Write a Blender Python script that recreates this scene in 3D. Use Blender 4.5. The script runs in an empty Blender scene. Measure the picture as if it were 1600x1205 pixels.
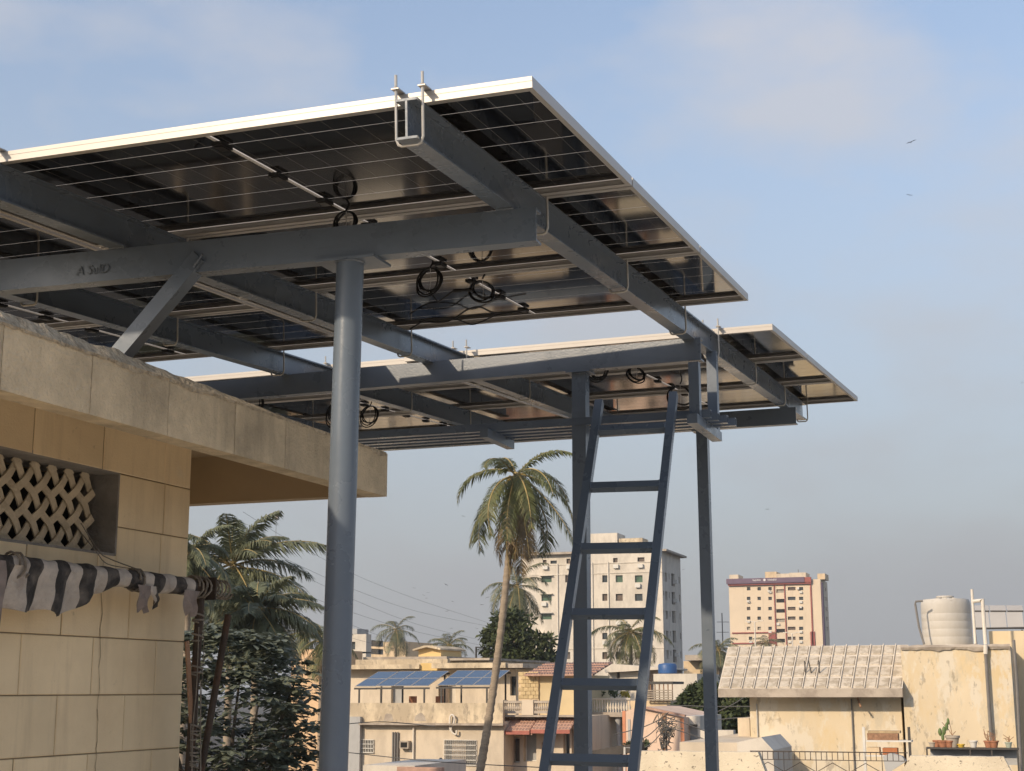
import bpy, math, random
from mathutils import Vector, Matrix, noise as mnoise

random.seed(7)
R = math.radians
scene = bpy.context.scene
COL = scene.collection

# ---------------------------------------------------------------- camera, sky, sun, exposure
# world frame: eye at the origin, X along the steel cross beams, Y away along the sloped beams, Z up
F_PX, PITCH, YAW, ROLL = 2333.785, R(11.5128), R(19.403), R(-0.1273)
cy_, sy_, cp_, sp_ = math.cos(YAW), math.sin(YAW), math.cos(PITCH), math.sin(PITCH)
FWD = Vector((-sy_*cp_, cy_*cp_, sp_)); RGT0 = Vector((cy_, sy_, 0)); UP0 = RGT0.cross(FWD)
RGT = math.cos(ROLL)*RGT0 + math.sin(ROLL)*UP0
UPV = -math.sin(ROLL)*RGT0 + math.cos(ROLL)*UP0
cam = bpy.data.cameras.new('camera'); cam_o = bpy.data.objects.new('camera', cam); COL.objects.link(cam_o)
cam.sensor_width = 36.0; cam.lens = F_PX/1600*36.0; cam.clip_start = 0.05; cam.clip_end = 6000
cam_o.matrix_world = Matrix(((RGT.x, UPV.x, -FWD.x, 0), (RGT.y, UPV.y, -FWD.y, 0), (RGT.z, UPV.z, -FWD.z, 0), (0, 0, 0, 1)))
scene.camera = cam_o
scene.render.resolution_x, scene.render.resolution_y = 1024, 771

SUN_AZ, SUN_EL = R(27), R(27)          # behind the camera, 27 degrees towards -X
sun_dir = Vector((-math.sin(SUN_AZ)*math.cos(SUN_EL), -math.cos(SUN_AZ)*math.cos(SUN_EL), math.sin(SUN_EL)))
world = bpy.data.worlds.new('World'); scene.world = world; world.use_nodes = True
wn, wl = world.node_tree.nodes, world.node_tree.links
wn.clear()
w_out = wn.new('ShaderNodeOutputWorld'); w_bg = wn.new('ShaderNodeBackground')
w_sky = wn.new('ShaderNodeTexSky'); w_sky.sky_type = 'NISHITA'; w_sky.sun_disc = False
w_sky.sun_elevation = SUN_EL; w_sky.sun_rotation = math.atan2(sun_dir.x, sun_dir.y)
w_sky.air_density = 1.0; w_sky.dust_density = 1.0; w_sky.ozone_density = 1.0; w_sky.altitude = 0
# thin broken cloud, the same all over the sky
w_tc = wn.new('ShaderNodeTexCoord'); w_map = wn.new('ShaderNodeMapping'); w_map.inputs['Scale'].default_value = (2.6, 2.6, 5.5)
w_map.inputs['Location'].default_value = (1.35, 1.7, 2.1)
w_no = wn.new('ShaderNodeTexNoise'); w_no.inputs['Scale'].default_value = 2.1; w_no.inputs['Detail'].default_value = 5; w_no.inputs['Roughness'].default_value = .5
w_rp = wn.new('ShaderNodeValToRGB'); w_rp.color_ramp.elements[0].position = .46; w_rp.color_ramp.elements[1].position = .68
w_rp.color_ramp.elements[0].color = (0, 0, 0, 1); w_rp.color_ramp.elements[1].color = (.6, .6, .6, 1)
w_mx = wn.new('ShaderNodeMixRGB'); w_mx.inputs[2].default_value = (2.55, 2.42, 2.42, 1)
w_hs = wn.new('ShaderNodeHueSaturation'); w_hs.inputs['Saturation'].default_value = .90; w_hs.inputs['Value'].default_value = .74
wl.new(w_tc.outputs['Generated'], w_map.inputs[0]); wl.new(w_map.outputs[0], w_no.inputs['Vector'])
wl.new(w_no.outputs['Fac'], w_rp.inputs[0]); wl.new(w_rp.outputs[0], w_mx.inputs[0])
wl.new(w_sky.outputs[0], w_hs.inputs['Color']); wl.new(w_hs.outputs[0], w_mx.inputs[1])
# smog band low over the city, equal all round the horizon
w_sep = wn.new('ShaderNodeSeparateXYZ'); wl.new(w_tc.outputs['Generated'], w_sep.inputs[0])
w_hz = wn.new('ShaderNodeMapRange'); w_hz.interpolation_type = 'SMOOTHERSTEP'
for i_, v_ in ((1, -.10), (2, .64), (3, .97), (4, 0.0)): w_hz.inputs[i_].default_value = v_
wl.new(w_sep.outputs['Z'], w_hz.inputs[0])
w_m2 = wn.new('ShaderNodeMixRGB'); w_m2.inputs[2].default_value = (1.40, 1.45, 1.53, 1)
wl.new(w_hz.outputs[0], w_m2.inputs[0]); wl.new(w_mx.outputs[0], w_m2.inputs[1]); wl.new(w_m2.outputs[0], w_bg.inputs[0]); wl.new(w_bg.outputs[0], w_out.inputs[0])
w_bg.inputs[1].default_value = 0.15
sun = bpy.data.lights.new('sun', 'SUN'); sun.energy = 2.2; sun.angle = R(1.2); sun.color = (1.0, .81, .59)
sun_o = bpy.data.objects.new('sun', sun); COL.objects.link(sun_o)
sun_o.rotation_euler = (-sun_dir).to_track_quat('-Z', 'Y').to_euler()
scene.view_settings.view_transform = 'Standard'; scene.view_settings.look = 'None'
scene.view_settings.exposure = 1.0; scene.view_settings.gamma = 1.0
scene.render.engine = 'CYCLES'
scene.cycles.max_bounces = 6; scene.cycles.diffuse_bounces = 3; scene.cycles.glossy_bounces = 3
scene.cycles.transparent_max_bounces = 8; scene.cycles.caustics_reflective = False; scene.cycles.caustics_refractive = False

GROUND = -12.0
def at(u, v, Y):
    """point of the scene on the plane y = Y seen at photo pixel (u, v)"""
    d = FWD + RGT*((u-800)/F_PX) - UPV*((v-602.5)/F_PX)
    return d*(Y/d.y)
def ax(u, Y, v=1078): return at(u, v, Y).x
def az(v, Y, u=900): return at(u, v, Y).z

# ---------------------------------------------------------------- materials
MATS = {}
def mat(name, col, rough=.7, metal=0.0, var=.18, vscale=2.0, stain=None, bump=0.0, bscale=30.0, stretch=None, spec=.4, detail=5, translucent=0.0, objvar=0.0, streak=None, rvar=0.0):
    if name in MATS: return MATS[name]
    m = bpy.data.materials.new(name); m.use_nodes = True; MATS[name] = m
    nt = m.node_tree; n, l = nt.nodes, nt.links
    b = n['Principled BSDF']; b.inputs['Roughness'].default_value = rough; b.inputs['Metallic'].default_value = metal
    b.inputs['Specular IOR Level'].default_value = spec
    tc = n.new('ShaderNodeTexCoord'); mp = n.new('ShaderNodeMapping'); l.new(tc.outputs['Object'], mp.inputs[0])
    oi = n.new('ShaderNodeObjectInfo')
    mul = n.new('ShaderNodeVectorMath'); mul.operation = 'MULTIPLY_ADD'; mul.inputs[1].default_value = (37, 53, 71)
    cmb = n.new('ShaderNodeCombineXYZ')
    for i in range(3): l.new(oi.outputs['Random'], cmb.inputs[i])
    l.new(cmb.outputs[0], mul.inputs[0]); l.new(mp.outputs[0], mul.inputs[2])
    if stretch: mp.inputs['Scale'].default_value = stretch
    no = n.new('ShaderNodeTexNoise'); no.inputs['Scale'].default_value = vscale; no.inputs['Detail'].default_value = detail; no.inputs['Roughness'].default_value = .62
    l.new(mul.outputs[0], no.inputs['Vector'])
    mr = n.new('ShaderNodeMapRange'); mr.inputs[1].default_value = .28; mr.inputs[2].default_value = .72
    mr.inputs[3].default_value = 1-var; mr.inputs[4].default_value = 1+var; l.new(no.outputs['Fac'], mr.inputs[0])
    sc = n.new('ShaderNodeVectorMath'); sc.operation = 'SCALE'; sc.inputs[0].default_value = col; l.new(mr.outputs[0], sc.inputs['Scale'])
    out = sc.outputs[0]
    if stain:
        items = stain if isinstance(stain, list) else [stain]
        for k, (c2, s2, lo, hi, amt) in enumerate(items):
            n2 = n.new('ShaderNodeTexNoise'); n2.inputs['Scale'].default_value = s2; n2.inputs['Detail'].default_value = 7; n2.inputs['Roughness'].default_value = .68
            off = n.new('ShaderNodeVectorMath'); off.operation = 'ADD'; off.inputs[1].default_value = (11.3*(k+1), 4.1, 7.7*(k+1))
            l.new(mul.outputs[0], off.inputs[0]); l.new(off.outputs[0], n2.inputs['Vector'])
            r2 = n.new('ShaderNodeMapRange'); r2.inputs[1].default_value = lo; r2.inputs[2].default_value = hi; r2.inputs[3].default_value = 0; r2.inputs[4].default_value = amt
            l.new(n2.outputs['Fac'], r2.inputs[0])
            mx = n.new('ShaderNodeMixRGB'); mx.inputs[2].default_value = (*c2, 1); l.new(r2.outputs[0], mx.inputs[0]); l.new(out, mx.inputs[1]); out = mx.outputs[0]
    if streak:      # (colour, amount, lo, hi): run-off streaks that carry on from piece to piece
        gp = n.new('ShaderNodeNewGeometry'); m3 = n.new('ShaderNodeMapping'); m3.inputs['Scale'].default_value = (9, 9, .9) if len(streak) < 5 else (streak[4], streak[4], streak[4]*.1)
        l.new(gp.outputs['Position'], m3.inputs[0])
        n3 = n.new('ShaderNodeTexNoise'); n3.inputs['Scale'].default_value = 1.0; n3.inputs['Detail'].default_value = 6; n3.inputs['Roughness'].default_value = .65
        l.new(m3.outputs[0], n3.inputs['Vector'])
        r3 = n.new('ShaderNodeMapRange'); r3.inputs[1].default_value = streak[2]; r3.inputs[2].default_value = streak[3]; r3.inputs[3].default_value = 0; r3.inputs[4].default_value = streak[1]
        l.new(n3.outputs['Fac'], r3.inputs[0])
        mx = n.new('ShaderNodeMixRGB'); mx.inputs[2].default_value = (*streak[0], 1); l.new(r3.outputs[0], mx.inputs[0]); l.new(out, mx.inputs[1]); out = mx.outputs[0]
    if objvar:
        ro = n.new('ShaderNodeMapRange'); ro.inputs[3].default_value = 1-objvar; ro.inputs[4].default_value = 1+objvar; l.new(oi.outputs['Random'], ro.inputs[0])
        so = n.new('ShaderNodeVectorMath'); so.operation = 'SCALE'; l.new(out, so.inputs[0]); l.new(ro.outputs[0], so.inputs['Scale']); out = so.outputs[0]
    if rvar:
        rr = n.new('ShaderNodeMapRange'); rr.inputs[1].default_value = .3; rr.inputs[2].default_value = .7; rr.inputs[3].default_value = max(.05, rough-rvar); rr.inputs[4].default_value = rough+rvar
        l.new(no.outputs['Fac'], rr.inputs[0]); l.new(rr.outputs[0], b.inputs['Roughness'])
    l.new(out, b.inputs['Base Color'])
    if bump:
        nb = n.new('ShaderNodeTexNoise'); nb.inputs['Scale'].default_value = bscale; nb.inputs['Detail'].default_value = 4
        l.new(mul.outputs[0], nb.inputs['Vector'])
        bp = n.new('ShaderNodeBump'); bp.inputs['Strength'].default_value = bump; bp.inputs['Distance'].default_value = .02
        l.new(nb.outputs['Fac'], bp.inputs['Height']); l.new(bp.outputs[0], b.inputs['Normal'])
    if translucent:
        tr = n.new('ShaderNodeBsdfTranslucent'); l.new(out, tr.inputs[0])
        ms = n.new('ShaderNodeMixShader'); ms.inputs[0].default_value = translucent
        l.new(b.outputs[0], ms.inputs[1]); l.new(tr.outputs[0], ms.inputs[2]); l.new(ms.outputs[0], n['Material Output'].inputs[0])
    return m

STEEL = mat('steel_paint', (.125, .155, .195), .30, .0, .06, 3.5, [((.16, .185, .215), 24, .60, .70, .15), ((.10, .08, .065), 16, .70, .75, .3)], .03, 45, spec=.55, stretch=(1, 1, 1), rvar=.10, streak=((.13, .14, .155), .10, .52, .72))
STEEL_ROUGH = mat('steel_paint_rough', (.138, .165, .20), .34, .0, .10, 3.5, [((.18, .20, .225), 14, .58, .70, .4), ((.085, .075, .065), 7, .66, .74, .6)], .07, 110, spec=.6, rvar=.1)
ALU = mat('aluminium', (.42, .395, .365), .42, .35, .05, 6, None, .0, 60, spec=.5)
ALU_DULL = mat('aluminium_lip', (.40, .385, .36), .5, .3, .08, 6)
ZINC = mat('zinc_rod', (.50, .48, .44), .45, .6, .12, 20)
RUBBER = mat('black_rubber', (.010, .010, .011), .45, 0, .1, 20)
STRAP = mat('white_strip', (.55, .54, .52), .5, 0, .12, 30)
CONC = mat('fascia_concrete', (.60, .485, .325), .88, 0, .26, 5, [((.27, .22, .155), 3.2, .50, .74, .6), ((.56, .50, .39), 26, .60, .72, .4)], .5, 90, objvar=.06, streak=((.27, .22, .155), .45, .52, .70))
MORTAR = mat('rough_mortar', (.46, .38, .27), .95, 0, .35, 22, ((.20, .16, .11), 40, .5, .62, .5), 1.0, 70)
TILE = mat('stone_tile', (.76, .605, .385), .62, 0, .09, 2.4, [((.58, .43, .25), 1.6, .48, .72, .5), ((.70, .62, .48), 9, .64, .74, .4), ((.30, .22, .13), 22, .66, .73, .5)], .10, 140, objvar=.07, streak=((.42, .31, .19), .42, .52, .72))
GROUT = mat('dark_grout', (.22, .165, .10), .95)
WALLCORE = mat('wall_core', (.33, .28, .22), .9, 0, .2, 4)
CEMENT = mat('cement_grey', (.27, .25, .225), .92, 0, .25, 6, ((.16, .145, .13), 4, .5, .7, .6), .4, 80)
LATTICE = mat('lattice_concrete', (.58, .485, .35), .85, 0, .16, 14, ((.27, .215, .15), 9, .56, .72, .7), .35, 90)
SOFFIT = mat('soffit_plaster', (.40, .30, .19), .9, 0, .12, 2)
RUST = mat('rusty_steel', (.055, .040, .030), .75, .2, .4, 14, ((.13, .06, .03), 9, .5, .7, .8), .3, 60)
ROPE = mat('dirty_rope', (.23, .20, .165), .95, 0, .35, 30, None, .6, 90)
PINKCLOTH = mat('faded_cloth', (.27, .225, .205), .95, 0, .25, 16, ((.14, .11, .10), 11, .55, .75, .6), .3, 60, translucent=.15)
ROOFCEM = mat('roof_cement', (.72, .62, .48), .95, 0, .10, 1.2, ((.55, .47, .37), .6, .5, .7, .6), .3, 30)
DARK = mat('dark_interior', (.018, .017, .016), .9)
WINGLASS = mat('window_glass', (.045, .055, .06), .08, 0, .3, 1.5, spec=.6)
GREENGLASS = mat('green_glass', (.075, .13, .085), .12, 0, .3, 1.5, spec=.6)
BROWNWIN = mat('brown_window', (.115, .085, .065), .3, 0, .35, 1.5)
WHITEFR = mat('white_frame', (.62, .60, .55), .6, 0, .1, 4)
DARKFR = mat('dark_frame', (.06, .055, .05), .6)
def plaster(name, col, st=.40, s=.55, lo=.47, hi=.60, c2=None, **k):
    c2 = c2 or tuple(x*.58 for x in col)
    return mat(name, col, .92, 0, .07, .35, [(c2, s, lo, hi, st), (tuple(x*.72 for x in col), s*7, .55, .75, .35)], .25, 8, stretch=(1, 1, .45), streak=(tuple(x*.62 for x in col), .5, .54, .72, .9), **k)
CREAM = plaster('cream_plaster', (.62, .53, .41))
WHITEPL = plaster('white_plaster', (.64, .585, .50), .4)
YELLOWPL = mat('yellow_peeling', (.63, .53, .375), .92, 0, .08, .5, [((.62, .46, .22), .50, .50, .62, .5), ((.50, .45, .35), 1.0, .51, .57, .55), ((.66, .60, .49), 1.6, .50, .55, .75), ((.26, .22, .17), 5.0, .57, .64, .55)], .25, 8, stretch=(1, 1, .45))
BUFF = plaster('buff_plaster', (.64, .50, .33), .5)
GREYPL = plaster('grey_plaster', (.42, .42, .41), .4)
PINKPL = plaster('pink_plaster', (.70, .52, .40), .35)
STAINED = mat('stained_parapet', (.62, .52, .37), .93, 0, .16, .7, [((.38, .31, .22), .8, .43, .56, .75), ((.22, .19, .155), 2.6, .54, .63, .65)], .3, 8, stretch=(1, 1, .55))
SPECKLED = mat('speckled_parapet', (.68, .60, .46), .93, 0, .10, 1.6, [((.10, .085, .07), 20, .60, .64, .85), ((.45, .37, .26), 1.4, .5, .7, .4)], .35, 50)
SLABGREY = mat('weathered_slab', (.42, .365, .30), .94, 0, .2, .8, ((.24, .20, .165), 1.4, .47, .60, .6), .3, 12)
FIBRE = mat('fibre_roof', (.57, .50, .40), .93, 0, .12, 2.2, [((.34, .28, .20), 3.4, .44, .58, .75)], .35, 20)
FIBRERIB = mat('fibre_rib', (.64, .57, .47), .9, 0, .12, 2)
REDTILE = mat('red_tile', (.45, .285, .215), .85, 0, .25, 2.5, ((.30, .18, .135), 2, .5, .7, .5), .3, 18)
REDPAINT = mat('red_paint', (.36, .12, .09), .6, 0, .2, 3)
PURPLE = mat('purple_fascia', (.13, .085, .13), .6, 0, .1, .6)
MAROON = mat('maroon_band', (.30, .085, .07), .7, 0, .1, .6)
TANKM = mat('tank_plastic', (.50, .475, .43), .6, 0, .1, 1.5, ((.42, .385, .33), 1.2, .5, .7, .6), .15, 20, stretch=(1, 1, .4))
BLUETANK = mat('blue_tank', (.035, .10, .26), .45, 0, .1, 2)
PIPEW = mat('white_pipe', (.66, .61, .53), .5, 0, .1, 3)
PIPEG = mat('grey_pipe', (.18, .17, .16), .6, 0, .15, 3)
FARPANEL = mat('far_panel_glass', (.035, .065, .12), .10, 0, .08, .6, spec=.6)
TERRA = mat('terracotta', (.36, .16, .09), .85, 0, .2, 12)
WOODB = mat('weathered_wood', (.30, .17, .10), .85, 0, .35, 9, ((.14, .09, .06), 6, .5, .7, .6), .3, 40)
WIRE = mat('wire', (.09, .09, .09), .7)
BIRD = mat('bird_feathers', (.035, .03, .028), .8)
ASPHALT = mat('city_ground', (.052, .048, .042), .95, 0, .3, .05, ((.085, .075, .06), .02, .45, .6, .6))
PALMTRUNK = mat('palm_bark', (.29, .235, .175), .9, 0, .25, 1.2, ((.15, .12, .09), 6, .5, .66, .6), .5, 12, stretch=(1, 1, 5))
BARK = mat('bark', (.12, .095, .07), .9, 0, .3, 6, None, .5, 25)
FROND = mat('palm_leaf', (.130, .145, .060), .5, 0, .35, .9, ((.22, .185, .08), 1.4, .52, .68, .6), translucent=.25)
FROND_D = mat('palm_leaf_dark', (.155, .170, .100), .5, 0, .35, .9, ((.18, .16, .075), 1.4, .56, .70, .5), translucent=.22)
FROND_DRY = mat('palm_leaf_dry', (.20, .15, .085), .8, 0, .35, 1.2, translucent=.15)
RACHIS = mat('palm_rachis', (.33, .25, .10), .6, 0, .2, 3)
COCO = mat('coconut_shell', (.36, .24, .07), .6, 0, .25, 6)
LEAF_A = mat('broad_leaf', (.155, .172, .122), .42, 0, .45, 1.1, [((.18, .19, .13), 2.2, .5, .7, .6), ((.20, .17, .08), 9, .66, .74, .6)], translucent=.24, spec=.28)
LEAF_M = mat('mango_leaf', (.068, .088, .036), .55, 0, .45, .8, ((.085, .095, .035), 1.2, .5, .7, .6), translucent=.18)

def cell_material():
    m = bpy.data.materials.new('solar_cell'); m.use_nodes = True; n, l = m.node_tree.nodes, m.node_tree.links
    b = n['Principled BSDF']; b.inputs['Roughness'].default_value = .045; b.inputs['IOR'].default_value = 1.5
    tc = n.new('ShaderNodeTexCoord'); sp = n.new('ShaderNodeSeparateXYZ'); l.new(tc.outputs['Object'], sp.inputs[0])
    # hairline between the half cells every 93 mm
    a = n.new('ShaderNodeMath'); a.operation = 'DIVIDE'; a.inputs[1].default_value = .0925; l.new(sp.outputs['X'], a.inputs[0])
    f = n.new('ShaderNodeMath'); f.operation = 'FRACT'; l.new(a.outputs[0], f.inputs[0])
    c = n.new('ShaderNodeMath'); c.operation = 'LESS_THAN'; c.inputs[1].default_value = .028; l.new(f.outputs[0], c.inputs[0])
    no = n.new('ShaderNodeTexNoise'); no.inputs['Scale'].default_value = 1.3; no.inputs['Detail'].default_value = 3; l.new(tc.outputs['Object'], no.inputs['Vector'])
    mr = n.new('ShaderNodeMapRange'); mr.inputs[1].default_value = .3; mr.inputs[2].default_value = .7; mr.inputs[3].default_value = .045; mr.inputs[4].default_value = .11
    l.new(no.outputs['Fac'], mr.inputs[0]); l.new(mr.outputs[0], b.inputs['Roughness'])
    mx = n.new('ShaderNodeMixRGB'); mx.inputs[1].default_value = (.0085, .0088, .0105, 1); mx.inputs[2].default_value = (.10, .098, .094, 1); b.inputs['Specular IOR Level'].default_value = .40
    l.new(c.outputs[0], mx.inputs[0]); l.new(mx.outputs[0], b.inputs['Base Color'])
    return m
CELL = cell_material()
def sheet_material():
    m = bpy.data.materials.new('panel_rear_sheet'); m.use_nodes = True; n, l = m.node_tree.nodes, m.node_tree.links
    b = n['Principled BSDF']; b.inputs['Base Color'].default_value = (.6, .58, .55, 1); b.inputs['Roughness'].default_value = .3
    t = n.new('ShaderNodeBsdfTranslucent'); t.inputs[0].default_value = (.85, .82, .78, 1)
    ms = n.new('ShaderNodeMixShader'); ms.inputs[0].default_value = .72
    l.new(b.outputs[0], ms.inputs[1]); l.new(t.outputs[0], ms.inputs[2]); l.new(ms.outputs[0], n['Material Output'].inputs[0])
    return m
SHEET = sheet_material()
def stripe_material():
    m = mat('striped_cloth', (.47, .42, .37), .9, 0, .25, 10, ((.25, .21, .18), 8, .52, .68, .6), .5, 55)
    n, l = m.node_tree.nodes, m.node_tree.links
    b = n['Principled BSDF']
    src = b.inputs['Base Color'].links[0].from_socket
    tc = n.new('ShaderNodeTexCoord'); sp = n.new('ShaderNodeSeparateXYZ'); l.new(tc.outputs['Object'], sp.inputs[0])
    no = n.new('ShaderNodeTexNoise'); no.inputs['Scale'].default_value = 7; no.inputs['Detail'].default_value = 2; l.new(tc.outputs['Object'], no.inputs['Vector'])
    ma = n.new('ShaderNodeMath'); ma.operation = 'MULTIPLY_ADD'; ma.inputs[1].default_value = .05; l.new(no.outputs['Fac'], ma.inputs[0]); l.new(sp.outputs['Y'], ma.inputs[2])
    d = n.new('ShaderNodeMath'); d.operation = 'DIVIDE'; d.inputs[1].default_value = .142; l.new(ma.outputs[0], d.inputs[0])
    f = n.new('ShaderNodeMath'); f.operation = 'FRACT'; l.new(d.outputs[0], f.inputs[0])
    c = n.new('ShaderNodeMath'); c.operation = 'GREATER_THAN'; c.inputs[1].default_value = .5; l.new(f.outputs[0], c.inputs[0])
    n2 = n.new('ShaderNodeTexNoise'); n2.inputs['Scale'].default_value = 16; n2.inputs['Detail'].default_value = 5; l.new(tc.outputs['Object'], n2.inputs['Vector'])
    mr = n.new('ShaderNodeMapRange'); mr.inputs[1].default_value = .45; mr.inputs[2].default_value = .75; l.new(n2.outputs['Fac'], mr.inputs[0])
    bl = n.new('ShaderNodeMixRGB'); bl.inputs[1].default_value = (.035, .032, .031, 1); bl.inputs[2].default_value = (.16, .14, .125, 1); l.new(mr.outputs[0], bl.inputs[0])
    mx = n.new('ShaderNodeMixRGB'); l.new(c.outputs[0], mx.inputs[0]); l.new(src, mx.inputs[1]); l.new(bl.outputs[0], mx.inputs[2])
    l.new(mx.outputs[0], b.inputs['Base Color'])
    return m
STRIPE = stripe_material()

# ---------------------------------------------------------------- mesh helpers
class MB:
    def __init__(self): self.v, self.f = [], []
    def quad(self, a, b, c, d):
        i = len(self.v); self.v += [tuple(a), tuple(b), tuple(c), tuple(d)]; self.f.append((i, i+1, i+2, i+3)); return self
    def poly(self, pts):
        i = len(self.v); self.v += [tuple(p) for p in pts]; self.f.append(tuple(range(i, i+len(pts)))); return self
    def box(self, x0, x1, y0, y1, z0, z1):
        i = len(self.v)
        self.v += [(x0,y0,z0),(x1,y0,z0),(x1,y1,z0),(x0,y1,z0),(x0,y0,z1),(x1,y0,z1),(x1,y1,z1),(x0,y1,z1)]
        self.f += [tuple(i+k for k in q) for q in ((0,3,2,1),(4,5,6,7),(0,1,5,4),(1,2,6,5),(2,3,7,6),(3,0,4,7))]; return self
    def bar(self, p, q, s0, s1, u0, u1, up=(0,0,1)):
        """box swept from p to q; side range s, up range u"""
        p, q = Vector(p), Vector(q); d = (q-p).normalized(); s = d.cross(Vector(up)).normalized(); u = s.cross(d)
        i = len(self.v)
        for e in (p, q):
            for (a, b) in ((s0,u0),(s1,u0),(s1,u1),(s0,u1)): self.v.append(tuple(e+s*a+u*b))
        self.f += [tuple(i+k for k in q4) for q4 in ((0,1,2,3),(7,6,5,4),(0,4,5,1),(1,5,6,2),(2,6,7,3),(3,7,4,0))]; return self
    def tube(self, pts, r, n=8, cap=True):
        pts = [Vector(p) for p in pts]; rs = r if isinstance(r, (list, tuple)) else [r]*len(pts)
        i0 = len(self.v); prev = None
        for k, p in enumerate(pts):
            d = (pts[min(k+1, len(pts)-1)]-pts[max(k-1, 0)])
            d = d.normalized() if d.length > 1e-9 else Vector((0,0,1))
            if prev is None:
                a = Vector((0,0,1)) if abs(d.z) < .9 else Vector((1,0,0)); s = d.cross(a).normalized()
            else:
                s = (prev-d*prev.dot(d)); s = s.normalized() if s.length > 1e-6 else d.cross(Vector((.3,.5,.8))).normalized()
            prev = s; t = d.cross(s)
            for j in range(n):
                a = 2*math.pi*j/n; self.v.append(tuple(p+(s*math.cos(a)+t*math.sin(a))*rs[k]))
        for k in range(len(pts)-1):
            for j in range(n):
                a, b = i0+k*n+j, i0+k*n+(j+1) % n
                self.f.append((a, b, b+n, a+n))
        if cap:
            self.f.append(tuple(i0+j for j in range(n))[::-1]); self.f.append(tuple(i0+(len(pts)-1)*n+j for j in range(n)))
        return self
    def prism(self, poly, axis, a, b):
        """polygon in the plane normal to axis, extruded from a to b. axis 'x': poly=(y,z); 'y': (x,z); 'z': (x,y)"""
        def P(c, t): return (t, c[0], c[1]) if axis == 'x' else ((c[0], t, c[1]) if axis == 'y' else (c[0], c[1], t))
        n = len(poly); i = len(self.v)
        self.v += [P(c, a) for c in poly]+[P(c, b) for c in poly]
        self.f.append(tuple(i+k for k in range(n))); self.f.append(tuple(i+n+k for k in range(n))[::-1])
        for k in range(n):
            k2 = (k+1) % n; self.f.append((i+k, i+k+n, i+k2+n, i+k2))
        return self
    def lathe(self, prof, c, n=20):
        i0 = len(self.v)
        for (r, z) in prof:
            for j in range(n):
                a = 2*math.pi*j/n; self.v.append((c[0]+r*math.cos(a), c[1]+r*math.sin(a), c[2]+z))
        for k in range(len(prof)-1):
            for j in range(n):
                a, b = i0+k*n+j, i0+k*n+(j+1) % n; self.f.append((a, b, b+n, a+n))
        self.f.append(tuple(i0+j for j in range(n))[::-1]); self.f.append(tuple(i0+(len(prof)-1)*n+j for j in range(n)))
        return self
    def mesh(self, name, m, smooth=False, off=(0,0,0)):
        me = bpy.data.meshes.new(name); o = off
        me.from_pydata([(x-o[0], y-o[1], z-o[2]) for x, y, z in self.v], [], self.f); me.materials.append(m)
        me.update()
        if smooth:
            for p in me.polygons: p.use_smooth = True
            try: me.set_sharp_from_angle(angle=R(40))
            except Exception: pass
        return me
def chain_off(par):
    o = Vector((0,0,0))
    while par is not None: o += par.location; par = par.parent
    return o
def link(name, data, parent=None, loc=(0,0,0)):
    o = bpy.data.objects.new(name, data); COL.objects.link(o); o.parent = parent; o.location = loc; return o
def build(name, mb, m, parent=None, smooth=False, local=False, loc=None):
    """mesh given in world coordinates (local=True: in the parent's own coordinates)"""
    off = (0,0,0) if (local or parent is None) else chain_off(parent)
    if parent is None and not local:   # one-mesh thing: origin at its base
        xs = [v[0] for v in mb.v]; ys = [v[1] for v in mb.v]; zs = [v[2] for v in mb.v]
        off = ((min(xs)+max(xs))/2, (min(ys)+max(ys))/2, min(zs)); loc = off
    return link(name, mb.mesh(name, m, smooth, off), parent, loc or (0,0,0))
def empty(name, loc, rot=(0,0,0)):
    o = link(name, None, None, loc); o.rotation_euler = rot; o.empty_display_size = .2; return o
def tag(o, label=None, cat=None, group=None, kind=None):
    if label: o['label'] = label
    if cat: o['category'] = cat
    if group: o['group'] = group
    if kind: o['kind'] = kind
    return o
def copy_tree(o, parent=None):
    c = o.copy(); COL.objects.link(c); c.parent = parent
    for ch in list(o.children): copy_tree(ch, c)
    return c

# ================================================================ THE SETTING: ground and the roof underfoot
g = MB().quad((-1600, -400, GROUND), (1200, -400, GROUND), (1200, 2600, GROUND), (-1600, 2600, GROUND))
tag(build('ground', g, ASPHALT, None), kind='structure')
FLOOR = -1.6
own = empty('roof_terrace', (0, 4, GROUND)); tag(own, 'flat cement roof terrace that carries the steel canopy', 'terrace')
build('roof_slab', MB().box(-11, 7, -7, 14.8, FLOOR-.25, FLOOR), ROOFCEM, own)
build('house_wall', MB().box(-10.8, 6.8, -6.8, 14.6, GROUND, FLOOR-.25), CREAM, own)

# ================================================================ STEEL FRAME
X0, Y0, Z0, TILT = -1.3042, 3.8846, 1.7580, R(3.4348)
TT = math.tan(TILT)
def zp(y, off=0.0): return Z0 + TT*(y-Y0) + off       # height of the panels' top plane
BH = .125                                              # height of the sloped I-beams
steel = empty('steel_canopy_frame', (-2.3, 7.6, FLOOR))
tag(steel, 'blue grey painted steel frame of beams and posts carrying the solar panels', 'steel frame')
BX = [-1.678, -3.208, -4.140, -5.500, -6.6]            # web centres of the sloped beams
for x in BX:
    y0, y1 = 3.825, 11.60
    p, q = (x, y0, zp(y0, -.0365)), (x, y1, zp(y1, -.0365))
    b = MB()
    b.bar(p, q, -.034, .034, -.0075, 0); b.bar(p, q, -.0035, .0035, -BH+.0075, -.0075); b.bar(p, q, -.034, .034, -BH, -BH+.0075)
    build('sloped_beam', b, STEEL, steel)
def channel(pa, pb, h, name, m=STEEL):
    """channel with its flat web towards the viewer; pa/pb are the bottom front edge points, right to left"""
    b = MB()
    b.bar(pa, pb, 0, .007, .008, h-.008); b.bar(pa, pb, 0, .065, 0, .008); b.bar(pa, pb, 0, .065, h-.008, h)
    return build(name, b, m, steel)
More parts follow.
